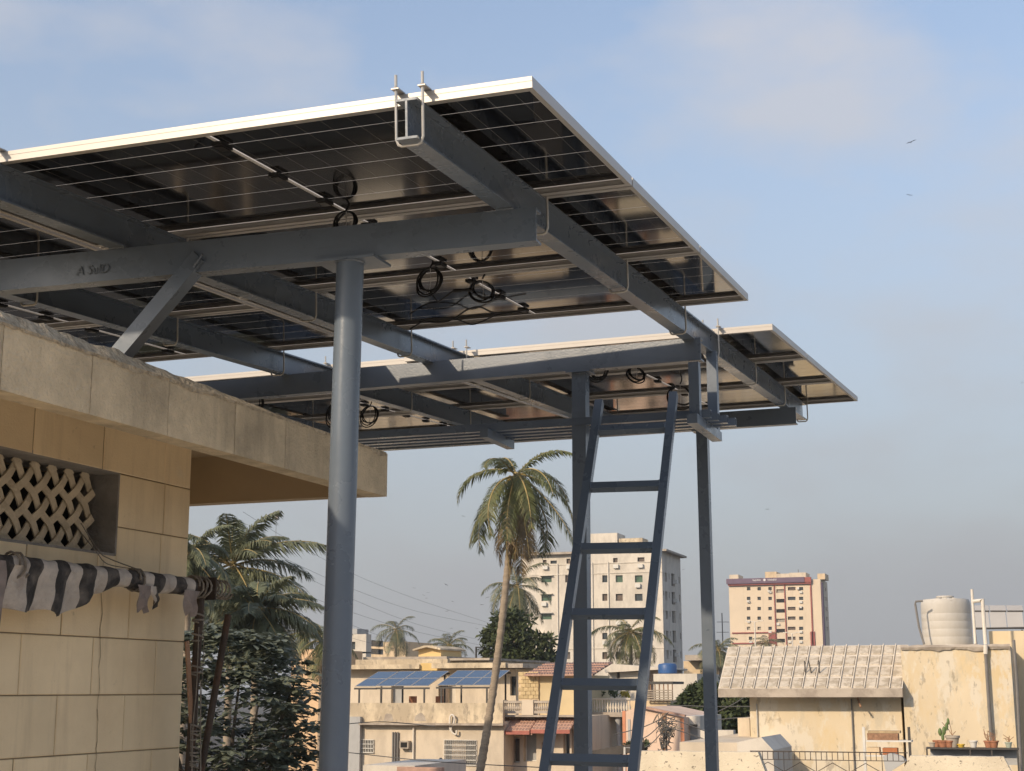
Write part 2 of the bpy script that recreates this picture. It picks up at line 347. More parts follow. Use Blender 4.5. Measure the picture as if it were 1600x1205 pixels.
A1 = ((-1.565, 4.697, 1.519), (-7.0, 4.46, 1.507))
A2 = ((-1.615, 7.585, 1.703), (-8.4, 7.96, 1.725))
A3 = ((-1.600, 10.74, 1.886), (-10.6, 11.05, 1.905))
channel(A1[0], A1[1], .122, 'cross_beam'); channel(A2[0], A2[1], .122, 'cross_beam', STEEL_ROUGH); channel(A3[0], A3[1], .122, 'cross_beam')
# raised rolling mark on the front cross beam
tcu = bpy.data.curves.new('beam_mark', 'FONT'); tcu.body = 'A SulD'; tcu.size = .050; tcu.extrude = .0008; tcu.shear = .15
tmp = bpy.data.objects.new('tmp_mark', tcu); COL.objects.link(tmp)
dg = bpy.context.evaluated_depsgraph_get(); tme = bpy.data.meshes.new_from_object(tmp.evaluated_get(dg)); bpy.data.objects.remove(tmp)
tme.materials.clear(); tme.materials.append(mat('mark_paint', (.105, .125, .15), .30, 0, .1, 20))
mk = link('rolling_mark', tme, steel)
pm = at(118, 430, 4.612); mk.location = pm - chain_off(steel); mk.rotation_euler = (R(90), R(0), R(2.5))
mk.location.y -= .0

def post_round(px, py, zt, lean):
    b = MB(); n = 14
    b.tube([(px+lean*(zt-z), py, z) for z in (FLOOR, 0, .8, zt)], .0495, 32)
    build('post', b, STEEL, steel, smooth=True)
    build('top_plate', MB().box(px-.115, px+.115, py-.05, py+.10, zt, zt+.010), STEEL, steel)
    build('base_plate', MB().box(px+lean*(zt-FLOOR)-.12, px+lean*(zt-FLOOR)+.12, py-.12, py+.12, FLOOR, FLOOR+.012), STEEL, steel)
post_round(-2.268, 4.690, 1.506, -.014)
def post_box(x0, x1, y0, y1, zt, dx):
    b = MB(); i = 0
    b.v = [(x0+dx, y0, FLOOR), (x1+dx, y0, FLOOR), (x1+dx, y1, FLOOR), (x0+dx, y1, FLOOR), (x0, y0, zt), (x1, y0, zt), (x1, y1, zt), (x0, y1, zt)]
    b.f = [(0,3,2,1),(4,5,6,7),(0,1,5,4),(1,2,6,5),(2,3,7,6),(3,0,4,7)]
    build('post', b, STEEL, steel)
    build('top_plate', MB().box(x0-.03, x1+.03, y0-.02, y1+.02, zt, zt+.008), STEEL, steel)
    build('base_plate', MB().box(x0+dx-.06, x1+dx+.06, y0-.06, y1+.06, FLOOR, FLOOR+.012), STEEL, steel)
post_box(-2.345, -2.268, 7.64, 7.716, 1.696, -.014)
post_box(-2.350, -2.268, 10.79, 10.87, 1.880, .004)
post_box(-7.40, -7.32, 7.93, 8.01, 1.712, 0)
post_box(-10.42, -10.34, 11.06, 11.14, 1.896, 0)
# diagonal brace down to the stair house roof
b = MB(); b.bar((-2.86, 4.655, 1.575), (-3.205, 4.655, 1.218), -.03, .03, -.03, .03, up=(0, 1, 0)); build('brace', b, STEEL, steel)
build('brace_foot', MB().box(-3.265, -3.15, 4.60, 4.71, 1.196, 1.216), STEEL, steel)
# hangers for the spare tubes
def hanger(x, front=True, back=True, w=.055, y0=7.50, y1=8.13):
    h = MB(); zb = 1.352
    h.box(x-w/2, x+w/2, y0, y1, zb, zb+.05)
    build('hanger_arm', h, STEEL, steel)
    if front: build('hanger_post', MB().box(x-w/2, x+w/2, 7.562, 7.612, zb+.05, 1.690), STEEL, steel)
    if back: build('hanger_post', MB().box(x-w/2, x+w/2, 8.03, 8.08, zb+.05, zp(8.05, -.0365-BH)), STEEL, steel)
hanger(-1.652)
hanger(at(753, 684, 7.52).x, front=False, back=False, w=.045, y0=7.55, y1=7.99)
hanger(-4.60, back=False)
# U-bolts that clamp the panels to the sloped beams
u = MB()
path = [(-.043, 0, .085), (-.043, 0, -BH+.01), (-.036, 0, -BH-.008), (-.026, 0, -BH-.0125), (.026, 0, -BH-.0125), (.036, 0, -BH-.008), (.043, 0, -BH+.01), (.043, 0, .085)]
u.tube(path, .0048, 8)
u_me = u.mesh('u_bolt', ZINC, True)
cl = MB().box(-.012, .012, -.010, .044, .0385, .0425).tube([(0, 0, .0425), (0, 0, .048)], .0072, 6)
cl_me = cl.mesh('clamp', ALU)
PITCHP = 1.148
R1 = [3.850, 5.038, 6.180, 7.328]; R2 = [8.165, 9.345, 10.50, 11.66]
for i, x in enumerate(BX[:4]):
    for k, y in enumerate(R1+R2):
        if y > 11.58: y = 11.575
        yy = y + (0.0 if i < 2 else (.28 if k < 4 else .16))
        if yy > 11.58: continue
        ub = link('u_bolt', u_me, steel, Vector((x, yy, zp(yy, -.0365))) - chain_off(steel)); ub.rotation_euler = (TILT, 0, 0)
        if k in (0, 4):
            for sx in (-.043, .043): link('clamp', cl_me, ub, (sx, 0, 0))

# ================================================================ SOLAR PANELS
PW, PH, PT = 2.278, 1.134, .035
def panel_template():
    root = empty('solar_panel', (0, 0, 0))
    f = MB()
    f.box(-PW, 0, 0, .0018, -PT, 0).box(-PW, 0, PH-.0018, PH, -PT, 0).box(-PW, -PW+.0018, .0018, PH-.0018, -PT, 0).box(-.0018, 0, .0018, PH-.0018, -PT, 0)
    f.box(-PW+.0018, -.0018, .0018, .012, -.003, 0).box(-PW+.0018, -.0018, PH-.012, PH-.0018, -.003, 0).box(-PW+.0018, -PW+.012, .012, PH-.012, -.003, 0).box(-.012, -.0018, .012, PH-.012, -.003, 0)
    # faint step along the outer face
    f.box(-PW, 0, -.0012, 0, -.014, -.0005)
    link('frame', f.mesh('panel_frame', ALU), root)
    lp = MB()
    lp.box(-PW+.0018, -.0018, .0018, .030, -PT+.0004, -PT+.0022).box(-PW+.0018, -.0018, PH-.030, PH-.0018, -PT+.0004, -PT+.0022)
    lp.box(-PW+.0018, -PW+.018, .030, PH-.030, -PT+.0004, -PT+.0022).box(-.018, -.0018, .030, PH-.030, -PT+.0004, -PT+.0022)
    link('frame_lip', lp.mesh('panel_frame_lip', ALU_DULL), root)
    link('glass', MB().box(-PW+.002, -.002, .002, PH-.002, -.0075, -.0032).mesh('panel_sheet', SHEET), root)
    # twelve cell strings, hairline gaps between them
    m_, gap = .020, .0038
    rows = [(.020 + k*(PH-.04)/6 + gap/2, .020+(k+1)*(PH-.04)/6 - gap/2) for k in range(6)]
    halves = [(-PW+.016, -PW/2-.011), (-PW/2+.011, -.016)]
    for (xa, xb) in halves:
        for (ya, yb) in rows:
            me = MB().box(xa, xb, ya, yb, -.0083, -.0078).mesh('cell_string', CELL)
            link('cell_string', me, root)
    st = MB().box(-PW/2-.004, -PW/2+.004, .020, PH-.02, -.0125, -.0078)
    link('white_strip', st.mesh('white_strip', STRAP), root)
    jb = MB().box(-.020, .020, -.036, .036, -.013, 0).box(-.015, .015, -.026, .026, -.017, -.013).mesh('junction_box', RUBBER)
    for y in (.18, .567, .93): link('junction_box', jb, root, (-PW/2+.004, y, -.0127))
    # little notch marks in the inner lip
    nm = MB()
    for k in range(11):
        x = -.15 - k*.198
        nm.box(x-.0025, x+.0025, .012, .0215, -PT-.0006, -PT+.0004).box(x-.0025, x+.0025, PH-.0215, PH-.012, -PT-.0006, -PT+.0004)
    tag(link('drain_mark', nm.mesh('drain_mark', ALU), root), kind='stuff')
    return root
ptemp = panel_template()
RANK = ['front', 'middle', 'rear']
COLN = ['right hand', 'second', 'third']
first = True
def place_panel(x, y, rz, label):
    global first
    o = ptemp if first else copy_tree(ptemp); first = False
    o.location = (x, y, zp(y)); o.rotation_euler = (TILT, 0, rz)
    tag(o, label, 'solar panel', 'solar panels on the steel canopy')
for c in range(3):
    for k in range(3):
        dy = (0, .28, .30)[c]
        place_panel(X0-c*(PW+.022), Y0+dy+k*PITCHP*math.cos(TILT), 0,
                    f'{RANK[k]} solar panel of the {COLN[c]} column in the nearer canopy row')
for c in range(3):
    for k in range(3):
        yb = (8.195, 8.345, 8.44)[c]; rz = (-.024, -.02, -.02)[c]
        place_panel(X0-.028-c*(PW+.022)-math.sin(rz)*k*PITCHP, yb+k*PITCHP*math.cos(TILT), rz,
                    f'{RANK[k]} solar panel of the {COLN[c]} column in the farther canopy row')

# ================================================================ CABLES under the panels
def coil(name, label, c, r, turns, tilt, tail=None, spread=.012, rz=0.0, conn=True):
    root = empty(name, c); root.rotation_euler = (0, 0, rz)
    b = MB(); pts = []
    n = int(turns*26)
    for i in range(n+1):
        a = 2*math.pi*i/26+math.pi/2; rr = r*(1+.13*math.sin(i*.17)+.10*math.sin(i*.093+1))
        pts.append((rr*math.cos(a), spread*math.sin(i*.37)+tilt*rr*math.sin(a), rr*1.12*(math.sin(a)-1)))
    b.tube(pts, .0042, 6)
    build('cable_loop', b, RUBBER, root, True, local=True)
    t = MB().tube([(0, 0, 0), (.01, .004, .02), (.015, .0, .05)], .0042, 6); build('cable_tail', t, RUBBER, root, True, local=True)
    z = MB().tube([(0, -.006, -r*2.2), (.004, 0, -r*1.2), (0, .004, -.002)], .0016, 5); build('cable_tie', z, STRAP, root, local=True)
    if conn and tail:
        t2 = MB().tube([(0, 0, -2.1*r), (tail[0]*.35, tail[1]*.3, -2.2*r+tail[2]*.4), tail], .0042, 6); build('connector_lead', t2, RUBBER, root, True, local=True)
        d = Vector(tail).normalized(); e = Vector(tail)
        t3 = MB().tube([e, e+Vector((.035, 0, -.002)), e+Vector((.04, 0, -.002)), e+Vector((.085, 0, -.002))], [.009, .009, .0065, .0085], 8); build('plug', t3, RUBBER, root, True, local=True)
    tag(root, label, 'cable', 'cable coils under the panels')
    return root
zc = lambda y: zp(y, -.034)
coil('cable_coil', 'coiled black cable poking up behind the front cross beam', (-2.40, 4.915, zc(4.915)), .040, 3.3, .3)
coil('cable_coil', 'large double loop of black cable under the nearer row, left of its plug', (-2.475, 5.93, zc(5.93)-.005), .052, 4.4, .25, (.115, .0, -.115))
coil('cable_coil', 'slanted oval loop of black cable under the nearer row, right of its plug', (-2.315, 6.17, zc(6.17)-.02), .050, 4.3, 1.1, rz=.5)
coil('cable_coil', 'round black cable loop right of the square post in the farther row', (-2.50, 8.72, zc(8.72)-.01), .055, 4.6, .3)
coil('cable_coil', 'flattened black cable loop hung from the bright strip above the ladder', (-2.36, 9.10, zc(9.10)), .050, 4.4, 1.2, rz=.5)
coil('cable_coil', 'black cable loop seen behind the top of the right ladder rail', (-2.27, 9.95, zc(9.95)-.015), .075, 3.4, .9, rz=.4)
coil('cable_coil', 'single black cable ring under the farther row beside the round post', (-4.72, 9.60, zc(9.60)-.02), .075, 3.6, .25)
coil('cable_coil', 'smaller double cable ring next to the single ring, farther row', (-4.58, 9.85, zc(9.85)-.03), .062, 4.4, .2)
coil('cable_coil', 'black cable ring just left of the round post in the farther row', (-5.05, 8.95, zc(8.95)-.02), .075, 4.2, .3)
pts = [at(u, v, 7.0) for (u, v) in ()]
def panel_hit(u, v, off):
    d = FWD + RGT*((u-800)/F_PX) - UPV*((v-602.5)/F_PX)
    k = (Z0-TT*Y0+off)/(d.z-TT*d.y); return d*k
def smooth_path(ps, n=6):
    out = []
    for i in range(len(ps)-1):
        p0, p1, p2, p3 = ps[max(i-1, 0)], ps[i], ps[i+1], ps[min(i+2, len(ps)-1)]
        for k in range(n):
            t = k/n; out.append(.5*((2*p1)+(p2-p0)*t+(2*p0-5*p1+4*p2-p3)*t*t+(3*p1-p0-3*p2+p3)*t**3))
    out.append(ps[-1]); return out
b = MB().tube(smooth_path([panel_hit(u, v, -.05) for u, v in ((641, 514), (672, 498), (712, 499), (735, 507), (752, 503), (772, 494), (800, 488), (822, 484))]), .0042, 6)
tag(build('loose_cable', b, RUBBER, None, True), 'thin black cable drooping along the rear edge of the nearer row', 'cable')
b = MB().tube(smooth_path([panel_hit(u, v, -.045) for u, v in ((655, 503), (700, 502), (730, 484), (750, 480), (770, 488), (800, 490))]), .0042, 6)
tag(build('loose_cable', b, RUBBER, None, True), 'black cable bowed upward between junction box and sloped beam', 'cable')

# ================================================================ SPARE SQUARE TUBES on the hangers
zt0 = 1.4025
names = ['frontmost', 'second', 'third', 'rearmost']
for k in range(4):
    ya = 7.635+k*.097; xr = -1.585+(.0, .02, .05, .075)[k]; w = .042; t = .003
    b = MB(); x1 = -5.35+.1*k
    b.box(x1, xr, ya, ya+w, zt0, zt0+t).box(x1, xr, ya, ya+w, zt0+w-t, zt0+w).box(x1, xr, ya, ya+t, zt0+t, zt0+w-t).box(x1, xr, ya+w-t, ya+w, zt0+t, zt0+w-t)
    tag(build('spare_tube', b, STEEL, None), f'{names[k]} of four spare grey square tubes lying on the hangers', 'steel tube', 'spare tubes on the hangers')

# ================================================================ LADDER
S = 1.262
lp0 = Vector((-1.686, 5.738, .797))*S; lst = Vector((.005, -.151, -.259))*S; lw = Vector((.281, .016, -.003))*S
lad = empty('ladder', (lp0+lst*7.97+lw/2).to_tuple()); tag(lad, 'blue grey steel ladder leaning on the spare tubes under the canopy', 'ladder')
kb = (FLOOR-lp0.z)/lst.z
nrm = lw.cross(lst).normalized()
if nrm.y > 0: nrm = -nrm
dn = lst.normalized(); sd = lw.normalized()
def obox(o, a, b_, c, ra, rb, rc):
    mb = MB(); i = 0
    for za in ra:
        for zb_, zc_ in ((rb[0], rc[0]), (rb[1], rc[0]), (rb[1], rc[1]), (rb[0], rc[1])):
            mb.v.append(tuple(o+a*za+b_*zb_+c*zc_))
    mb.f = [(0,1,2,3),(7,6,5,4),(0,4,5,1),(1,5,6,2),(2,6,7,3),(3,7,4,0)]
    return mb
build('rail', obox(lp0, dn, sd, nrm, (-1.52*.3783, kb*.3783), (-.042, 0), (-.022, .022)), STEEL, lad)
build('rail', obox(lp0+lw, dn, sd, nrm, (-1.60*.3783, kb*.3783), (0, .042), (-.022, .022)), STEEL, lad)
for k in range(-1, 8):
    build('rung', obox(lp0+lst*k, dn, sd, nrm, (-.019, .019), (.001, lw.length-.001), (-.0205, .0205)), STEEL, lad)

def bead(pts, parent, r=.0042, m=None, seed=0):
    rb = random.Random(seed); ps = []; rs = []
    for a_, c_ in zip(pts[:-1], pts[1:]):
        a_, c_ = Vector(a_), Vector(c_); k_ = max(2, int((c_-a_).length/.007))
        for i_ in range(k_): ps.append(a_.lerp(c_, i_/k_)+Vector((rb.uniform(-1, 1), rb.uniform(-1, 1), rb.uniform(-1, 1)))*.0008); rs.append(r*rb.uniform(.65, 1.25))
    ps.append(Vector(pts[-1])); rs.append(r)
    build('weld_bead', MB().tube(ps, rs, 6), m or STEEL, parent, True)
for k in range(-1, 8):
    for e_ in (.002, lw.length-.002):
        o_ = lp0+lst*k+sd*e_+nrm*.021
        bead([o_-dn*.018, o_+dn*.018], lad, .0038, seed=k*7+int(e_*100))
ring = [(-2.268+.0505*math.cos(t*.35), 4.690+.0505*math.sin(t*.35), 1.5045) for t in range(19)]
bead(ring, steel, .0052, seed=5)
bead([(-2.345, 7.638, 1.692), (-2.268, 7.638, 1.692)], steel, .005, seed=6); bead([(-2.266, 7.64, 1.692), (-2.266, 7.716, 1.692)], steel, .005, seed=8)
bead([(-2.835, 4.618, 1.575), (-2.872, 4.618, 1.530)], steel, .005, seed=9)
for (x_, y_) in ((-1.71, 4.69), (-3.24, 4.62), (-1.71, 7.58), (-3.24, 7.67)):
    z_ = zp(y_, -.0365-BH)-.002; bead([(x_, y_-.002, z_), (x_+.066, y_-.002, z_)], steel, .0045, seed=int(x_*10))

# ================================================================ STAIR HOUSE (tiled wall, concrete canopy, lattice vent)
SH = empty('stair_house', (-2.622, 5.829, FLOOR), (0, 0, R(-1.0)))
tag(SH, 'tan stone tiled stair house with concrete canopy edge and lattice vent', 'building')
def L(z): return z-FLOOR
WX = -.600; NEAR = -5.2
core = MB()
OY0, OY1, OZ0, OZ1 = -1.95, -1.080, .495, .800
xo, xi = WX-.0045, WX-.22
core.box(-3.6, xi, NEAR, -.592-.006, 0, L(1.10))                       # body
core.box(xi, xo, OY1, -.598, 0, L(1.10)).box(xi, xo, NEAR, OY0, 0, L(1.10))
core.box(xi, xo, OY0, OY1, 0, L(OZ0)).box(xi, xo, OY0, OY1, L(OZ1), L(1.10))
build('wall_core', core, GROUT, SH, local=True)
build('vent_reveal', MB().box(xi+.02, WX-.001, OY1-.004, OY1+.006, L(OZ0), L(OZ1)).box(xi+.02, WX-.002, OY0, OY1-.004, L(OZ1)-.004, L(OZ1)+.014).box(xi+.02, WX-.002, OY0, OY1-.004, L(OZ0)-.01, L(OZ0)+.004), CEMENT, SH, local=True)
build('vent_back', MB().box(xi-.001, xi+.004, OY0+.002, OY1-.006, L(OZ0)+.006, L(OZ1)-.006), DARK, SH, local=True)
zs = [-1.6+.0] ; zs = [FLOOR, -1.44, -1.235, -1.03, -.825, -.62, -.425, -.22, -.015, .19, .395, .60, .80, 1.005, 1.10]
gj = .0018
tile_cache = {}
for r in range(len(zs)-1):
    z0_, z1_ = zs[r]+gj, zs[r+1]-gj
    par = (r % 2 == 0)
    edges = [-.592]; y = -.975 if not par else -.785
    if r == 11: y = -.772
    while y > NEAR: edges.append(y); y -= .4
    edges.append(NEAR)
    for i in range(len(edges)-1):
        spans = [(edges[i+1]+gj, (edges[i]-gj) if i else edges[i])]
        if z1_ > OZ0+.02 and z0_ < OZ1-.02:
            if zs[r] >= OZ0-.01 or True:
                pieces = []
                for (a, c) in spans:
                    lowz = z0_
                    if a >= OY1 or c <= OY0: pieces.append((a, c, z0_, z1_))
                    else:
                        if c > OY1+.02: pieces.append((OY1+.008, c, z0_, z1_))
                        if a < OY0-.02: pieces.append((a, OY0-.004, z0_, z1_))
                        if z0_ < OZ0-.02: pieces.append((max(a, OY0), min(c, OY1+.008-.002), z0_, OZ0-.004))
                        if z1_ > OZ1+.02: pieces.append((max(a, OY0), min(c, OY1+.006), OZ1+.016, z1_))
        else:
            pieces = [(spans[0][0], spans[0][1], z0_, z1_)]
        for (a, c, za, zb2) in pieces:
            if c-a < .01: continue
            key = (round(c-a, 3), round(zb2-za, 3))
            if key not in tile_cache:
                w_, h_ = key; bv = .0025
                tb = MB(); tb.box(-.0042, -bv, 0, w_, 0, h_)
                i0 = len(tb.v); tb.v += [(-bv, 0, 0), (-bv, w_, 0), (-bv, w_, h_), (-bv, 0, h_), (0, bv, bv), (0, w_-bv, bv), (0, w_-bv, h_-bv), (0, bv, h_-bv)]
                tb.f += [tuple(i0+k for k in q) for q in ((4,5,6,7),(0,1,5,4),(1,2,6,5),(2,3,7,6),(3,0,4,7))]
                tile_cache[key] = tb.mesh('tile', TILE)
            link('tile', tile_cache[key], SH, (WX+random.uniform(-.0015, .0015), a, L(za)))
# end wall tiles (far side, seen only from elsewhere)
build('end_wall', MB().box(-3.6, WX-.014, -.597, -.590, 0, L(1.10)), TILE, SH, local=True)
# long crack running down the wall
cr = MB(); pts = []
cz, cyy = .47, -1.155
while cz > -.6:
    pts.append((WX+.0008, cyy, L(cz))); cz -= random.uniform(.02, .045); cyy += random.uniform(-.008, .0085)
for a, c in zip(pts[:-1], pts[1:]):
    w_ = random.uniform(.0008, .002); cr.quad((a[0]+.0017, a[1]-w_, a[2]), (c[0]+.0017, c[1]-w_, c[2]), (c[0]+.0017, c[1]+w_, c[2]), (a[0]+.0017, a[1]+w_, a[2]))
build('wall_crack', cr, GROUT, SH, local=True)
# woven lattice
def weave_strip(fam, c):
    """fam +1: y+z=c ; fam -1: y-z=c ; local lattice coordinates, clipped to the opening"""
    step = .0742; w_ = .0148; t = .0028; amp = .0055; xm = WX-.094
    ya, yb = OY0+.004, OY1-.030
    za, zb2 = OZ0+.004, OZ1-.004
    pts = []; n = 90
    for i in range(n+1):
        z = za+(zb2-za)*i/n; y = c-z if fam > 0 else c+z
        if ya < y < yb: pts.append((y, z))
    if len(pts) < 4: return
    b = MB(); prev = None; ring = []
    pts = pts[::2] + ([pts[-1]] if (len(pts)-1) % 2 else [])
    for (y, z) in pts:
        a, d = y+z, y-z
        other = (d if fam > 0 else a)/.097; own_ = round(c/.097)
        x = xm + amp*math.cos(math.pi*other)*(1 if own_ % 2 == 0 else -1)*(1 if fam > 0 else -1)
        dy, dz = (1, 1) if fam > 0 else (1, -1)    # width direction
        k = w_/math.sqrt(2)
        ring.append([(x-t, y-dy*k, z-dz*k), (x+t, y-dy*k, z-dz*k), (x+t, y+dy*k, z+dz*k), (x-t, y+dy*k, z+dz*k)])
    i0 = 0
    for r_ in ring: b.v += [(p[0], p[1], L(p[2])) for p in r_]
    for i in range(len(ring)-1):
        for j in range(4):
            j2 = (j+1) % 4; b.f.append((4*i+j, 4*i+j2, 4*i+4+j2, 4*i+4+j))
    b.f.append((3, 2, 1, 0)); m_ = 4*(len(ring)-1); b.f.append((m_, m_+1, m_+2, m_+3))
    build('lattice_strip', b, LATTICE, SH, True, local=True)
for fam in (1, -1):
    for k in range(-40, 10):
        c = k*.097
        if fam > 0 and (OY0+OZ0-.02 < c < OY1+OZ1+.02): weave_strip(1, c)
        if fam < 0 and (OY0-OZ1-.02 < c < OY1-OZ0+.02): weave_strip(-1, c)
# concrete canopy
fz0, fz1 = .812, .998
edges = [0.0, -.455, -.900, -1.262, -1.680, -2.095, -2.50, -2.91, -3.32, -3.73, -4.14, -4.55, -4.96, -5.2]
for i in range(len(edges)-1):
    a, c = edges[i+1]+.0018, edges[i]-.0018
    build('canopy_panel', MB().box(-.085, random.uniform(-.0012, .0012), a, c, L(fz0), L(fz1)), CONC, SH, local=True)
build('canopy_core', MB().box(-.09, -.006, NEAR, -.01, L(fz0)+.006, L(fz1)-.004), GROUT, SH, local=True)
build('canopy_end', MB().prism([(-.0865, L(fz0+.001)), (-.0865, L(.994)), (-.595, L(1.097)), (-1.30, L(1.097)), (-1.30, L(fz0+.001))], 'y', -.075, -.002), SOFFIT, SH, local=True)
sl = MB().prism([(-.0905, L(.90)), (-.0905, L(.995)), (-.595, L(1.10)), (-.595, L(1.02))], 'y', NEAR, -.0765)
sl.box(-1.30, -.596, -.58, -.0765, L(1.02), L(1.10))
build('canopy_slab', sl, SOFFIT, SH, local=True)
# crumbling mortar ridge along the top edge of the canopy
rg = MB(); n = 210; prof = []
for i in range(n+1):
    y = NEAR+(-.02-NEAR)*i/n
    h = (.043 if y < -1.9 else .043*max(0, min(1, (-y-.15)/1.75)))*(1+.28*mnoise.noise((y*9, 0, 3)))+.004
    d = .004+.010*abs(mnoise.noise((y*6, 5, 1)))
    drip = .006+.022*max(0, mnoise.noise((y*5.5, 9, 2)))+.006*mnoise.noise((y*31, 1, 2))
    e = .006*mnoise.noise((y*40, 2, 7))
    prof.append([(.0022, y, L(fz1-drip)), (.0045+e*.3, y, L(fz1+.003)), (-d-.012, y, L(fz1+h*.55+e)), (-.03-d, y, L(fz1+h+e)), (-.08, y, L(fz1+h*.9)), (-.085, y, L(fz1-.001))])
for r_ in prof: rg.v += r_
for i in range(n):
    for j in range(5): rg.f.append((6*i+j, 6*i+6+j, 6*i+7+j, 6*i+1+j))
build('mortar_ridge', rg, MORTAR, SH, local=True)
build('upper_roof', MB().box(-3.7, -.535, NEAR, -.57, L(1.105), L(1.190)), CONC, SH, local=True)

# ================================================================ ROLLED STRIPED AWNING in front of the wall
AW = empty('rolled_awning', (-2.622, 5.829, FLOOR), (0, 0, R(-1.0))); tag(AW, 'black and white striped rolled awning tied along the tiled wall', 'awning')
LX = -.45; n = 130; ns = 18; cl_b = MB()
for i in range(n+1):
    y = -2.9+(-.80+2.9)*i/n
    zc_ = .392+.004*mnoise.noise((y*3, 0, 0)); r_ = .034*(1+.10*mnoise.noise((y*6, 3, 0)))
    sag = 0 if y > -1.30 else min(1, (-1.30-y)/.30)*(.105+.02*mnoise.noise((y*7, 1, 4)))
    sag += .03*max(0, mnoise.noise((y*4.2, 8, 8)))*(y < -.95)
    for j in range(ns):
        a = 2*math.pi*j/ns; dx, dz = math.cos(a)*r_, math.sin(a)*r_
        wob = .006*mnoise.noise((y*14, a*1.5, 2))
        if dz < 0: dz -= sag*(-dz/r_)**1.6; dx = dx*(1-.35*min(1, sag*8)) + .022*math.sin(y*38+1)*(sag > .03)*(-math.sin(a))
        cl_b.v.append((LX+dx+wob, y, L(zc_+dz+wob)))
for i in range(n):
    for j in range(ns):
        a, c = i*ns+j, i*ns+(j+1) % ns; cl_b.f.append((a, c, c+ns, a+ns))
build('cloth_roll', cl_b, STRIPE, AW, True, local=True)
build('pipe', MB().tube([(LX, -2.95, L(.392)), (LX, -.70, L(.392))], .021, 14), RUST, AW, True, local=True)
def flap(y, w_, h_, seed, m_):
    b = MB(); nx, nz = 6, 8
    for k in range(nz+1):
        for i in range(nx+1):
            t = k/nz; yy = y+(i/nx-.5)*w_*(1-.55*t)+.01*math.sin(t*5+seed); x = LX+.037+.014*math.sin(i*1.6+seed+t*3)*t+.004
            cl_z = .372-h_*t*(1+.2*math.sin(i*1.3+seed)); b.v.append((x, yy, L(cl_z)))
    for k in range(nz):
        for i in range(nx):
            a = k*(nx+1)+i; b.f.append((a, a+1, a+nx+2, a+nx+1))
    build('cloth_scrap', b, m_, AW, True, local=True)
flap(-1.165, .10, .085, 1.0, PINKCLOTH); flap(-.855, .11, .085, 2.3, PINKCLOTH); flap(-1.10, .05, .07, 4.0, STRIPE)
for (y0_, tn, rr) in ((-.80, 5, .041), (-.735, 7, .036), (-1.19, 2, .040), (-1.86, 2, .044)):
    pts = [(LX+rr*math.cos(t*.5), y0_+.007*t/6.28*2+.004*math.sin(t*1.7), L(.392+rr*math.sin(t*.5))) for t in range(int(tn*12.6))]
    build('rope_lashing', MB().tube(pts, .0042, 6), ROPE, AW, True, local=True)
# strings: one from the lattice down to the roll, one hanging from the roll
build('string', MB().tube(smooth_path([Vector(p) for p in ((WX-.05, -1.23, L(.60)), (WX+.01, -1.20, L(.50)), (WX+.05, -1.185, L(.47)), (LX+.03, -1.18, L(.425)))]), .0022, 5), ROPE, AW, local=True)
build('string', MB().tube(smooth_path([Vector(p) for p in ((WX-.05, -1.25, L(.58)), (WX+.012, -1.215, L(.495)), (WX+.05, -1.195, L(.45)), (LX+.02, -1.19, L(.428)))]), .0018, 5), ROPE, AW, local=True)
b = MB()
for i in range(15):
    t = i/14; w_ = .014*(1-.3*t)+.004*math.sin(i*1.7); z = .40-.62*t; y = -1.945+.006*math.sin(i*.8)-.012*t
    b.v += [(LX+.046, y-w_, L(z)), (LX+.046+.003*math.sin(i), y+w_, L(z))]
b.f = [(2*i, 2*i+1, 2*i+3, 2*i+2) for i in range(14)]
build('cloth_scrap', b, PINKCLOTH, AW, local=True)
build('end_plate', MB().box(LX-.05, LX+.05, -.700, -.692, L(.345), L(.432)), RUST, AW, local=True)
# the rusty poles it is tied to
PO = empty('rusty_pole', (-2.622+LX+.0, 5.829-.71, FLOOR)); tag(PO, 'upright rusty pole wound with rope below the awning end plate', 'pole')
pb = Vector((-2.622+LX-.012, 5.829-.712, 0))
build('shaft', MB().tube([pb+Vector((.0, .0, FLOOR)), pb+Vector((-.018, -.01, -.3)), pb+Vector((-.004, .0, .352))], .0165, 12), RUST, PO, True)
for z_, tn in ((.30, 3), (.22, 2), (.10, 3), (-.12, 4), (-.20, 5), (-.27, 3)):
    pts = [pb+Vector((-.01+.021*math.cos(t*.5), .021*math.sin(t*.5), z_-.004*t/6.28*2+.006*math.sin(t*.25))) for t in range(int(tn*12.6))]
    build('rope_wrap', MB().tube(pts, .0038, 5), ROPE, PO, True)
for s in range(7):
    rnd = random.Random(s+40)
    x_, y_ = rnd.uniform(-.03, .03), rnd.uniform(-.035, .035)
    p = [pb+Vector((x_*.5, y_*.5, .34-.05*s)), pb+Vector((x_, y_+.01, .15-.07*s)), pb+Vector((x_*1.4, y_*1.3, -.05-.05*s)), pb+Vector((x_*.8+.01, y_, -.34-.03*s))]
    build('hanging_string', MB().tube(smooth_path(p, 5), rnd.uniform(.0014, .0032), 5), ROPE, PO, True)
PL = pb+Vector((.03, .045, 0))
b = MB().tube([PL+Vector((-.07, -.05, FLOOR)), PL+Vector((-.028, .0, -.30)), PL+Vector((.022, .075, .292))], .0135, 12)
tag(build('rusty_pole', b, RUST, None, True), 'slanting dark rusty pole with a cut end, right of the roped pole', 'pole')
b = MB().bar(pb+Vector((-.01, -.02, -.12)), pb+Vector((-.012, -.072, .185)), -.013, .013, -.003, .003, up=(1, 0, 0))
tag(build('timber_lath', b, WOODB, None), 'short weathered timber lath tied against the roped pole', 'lath')

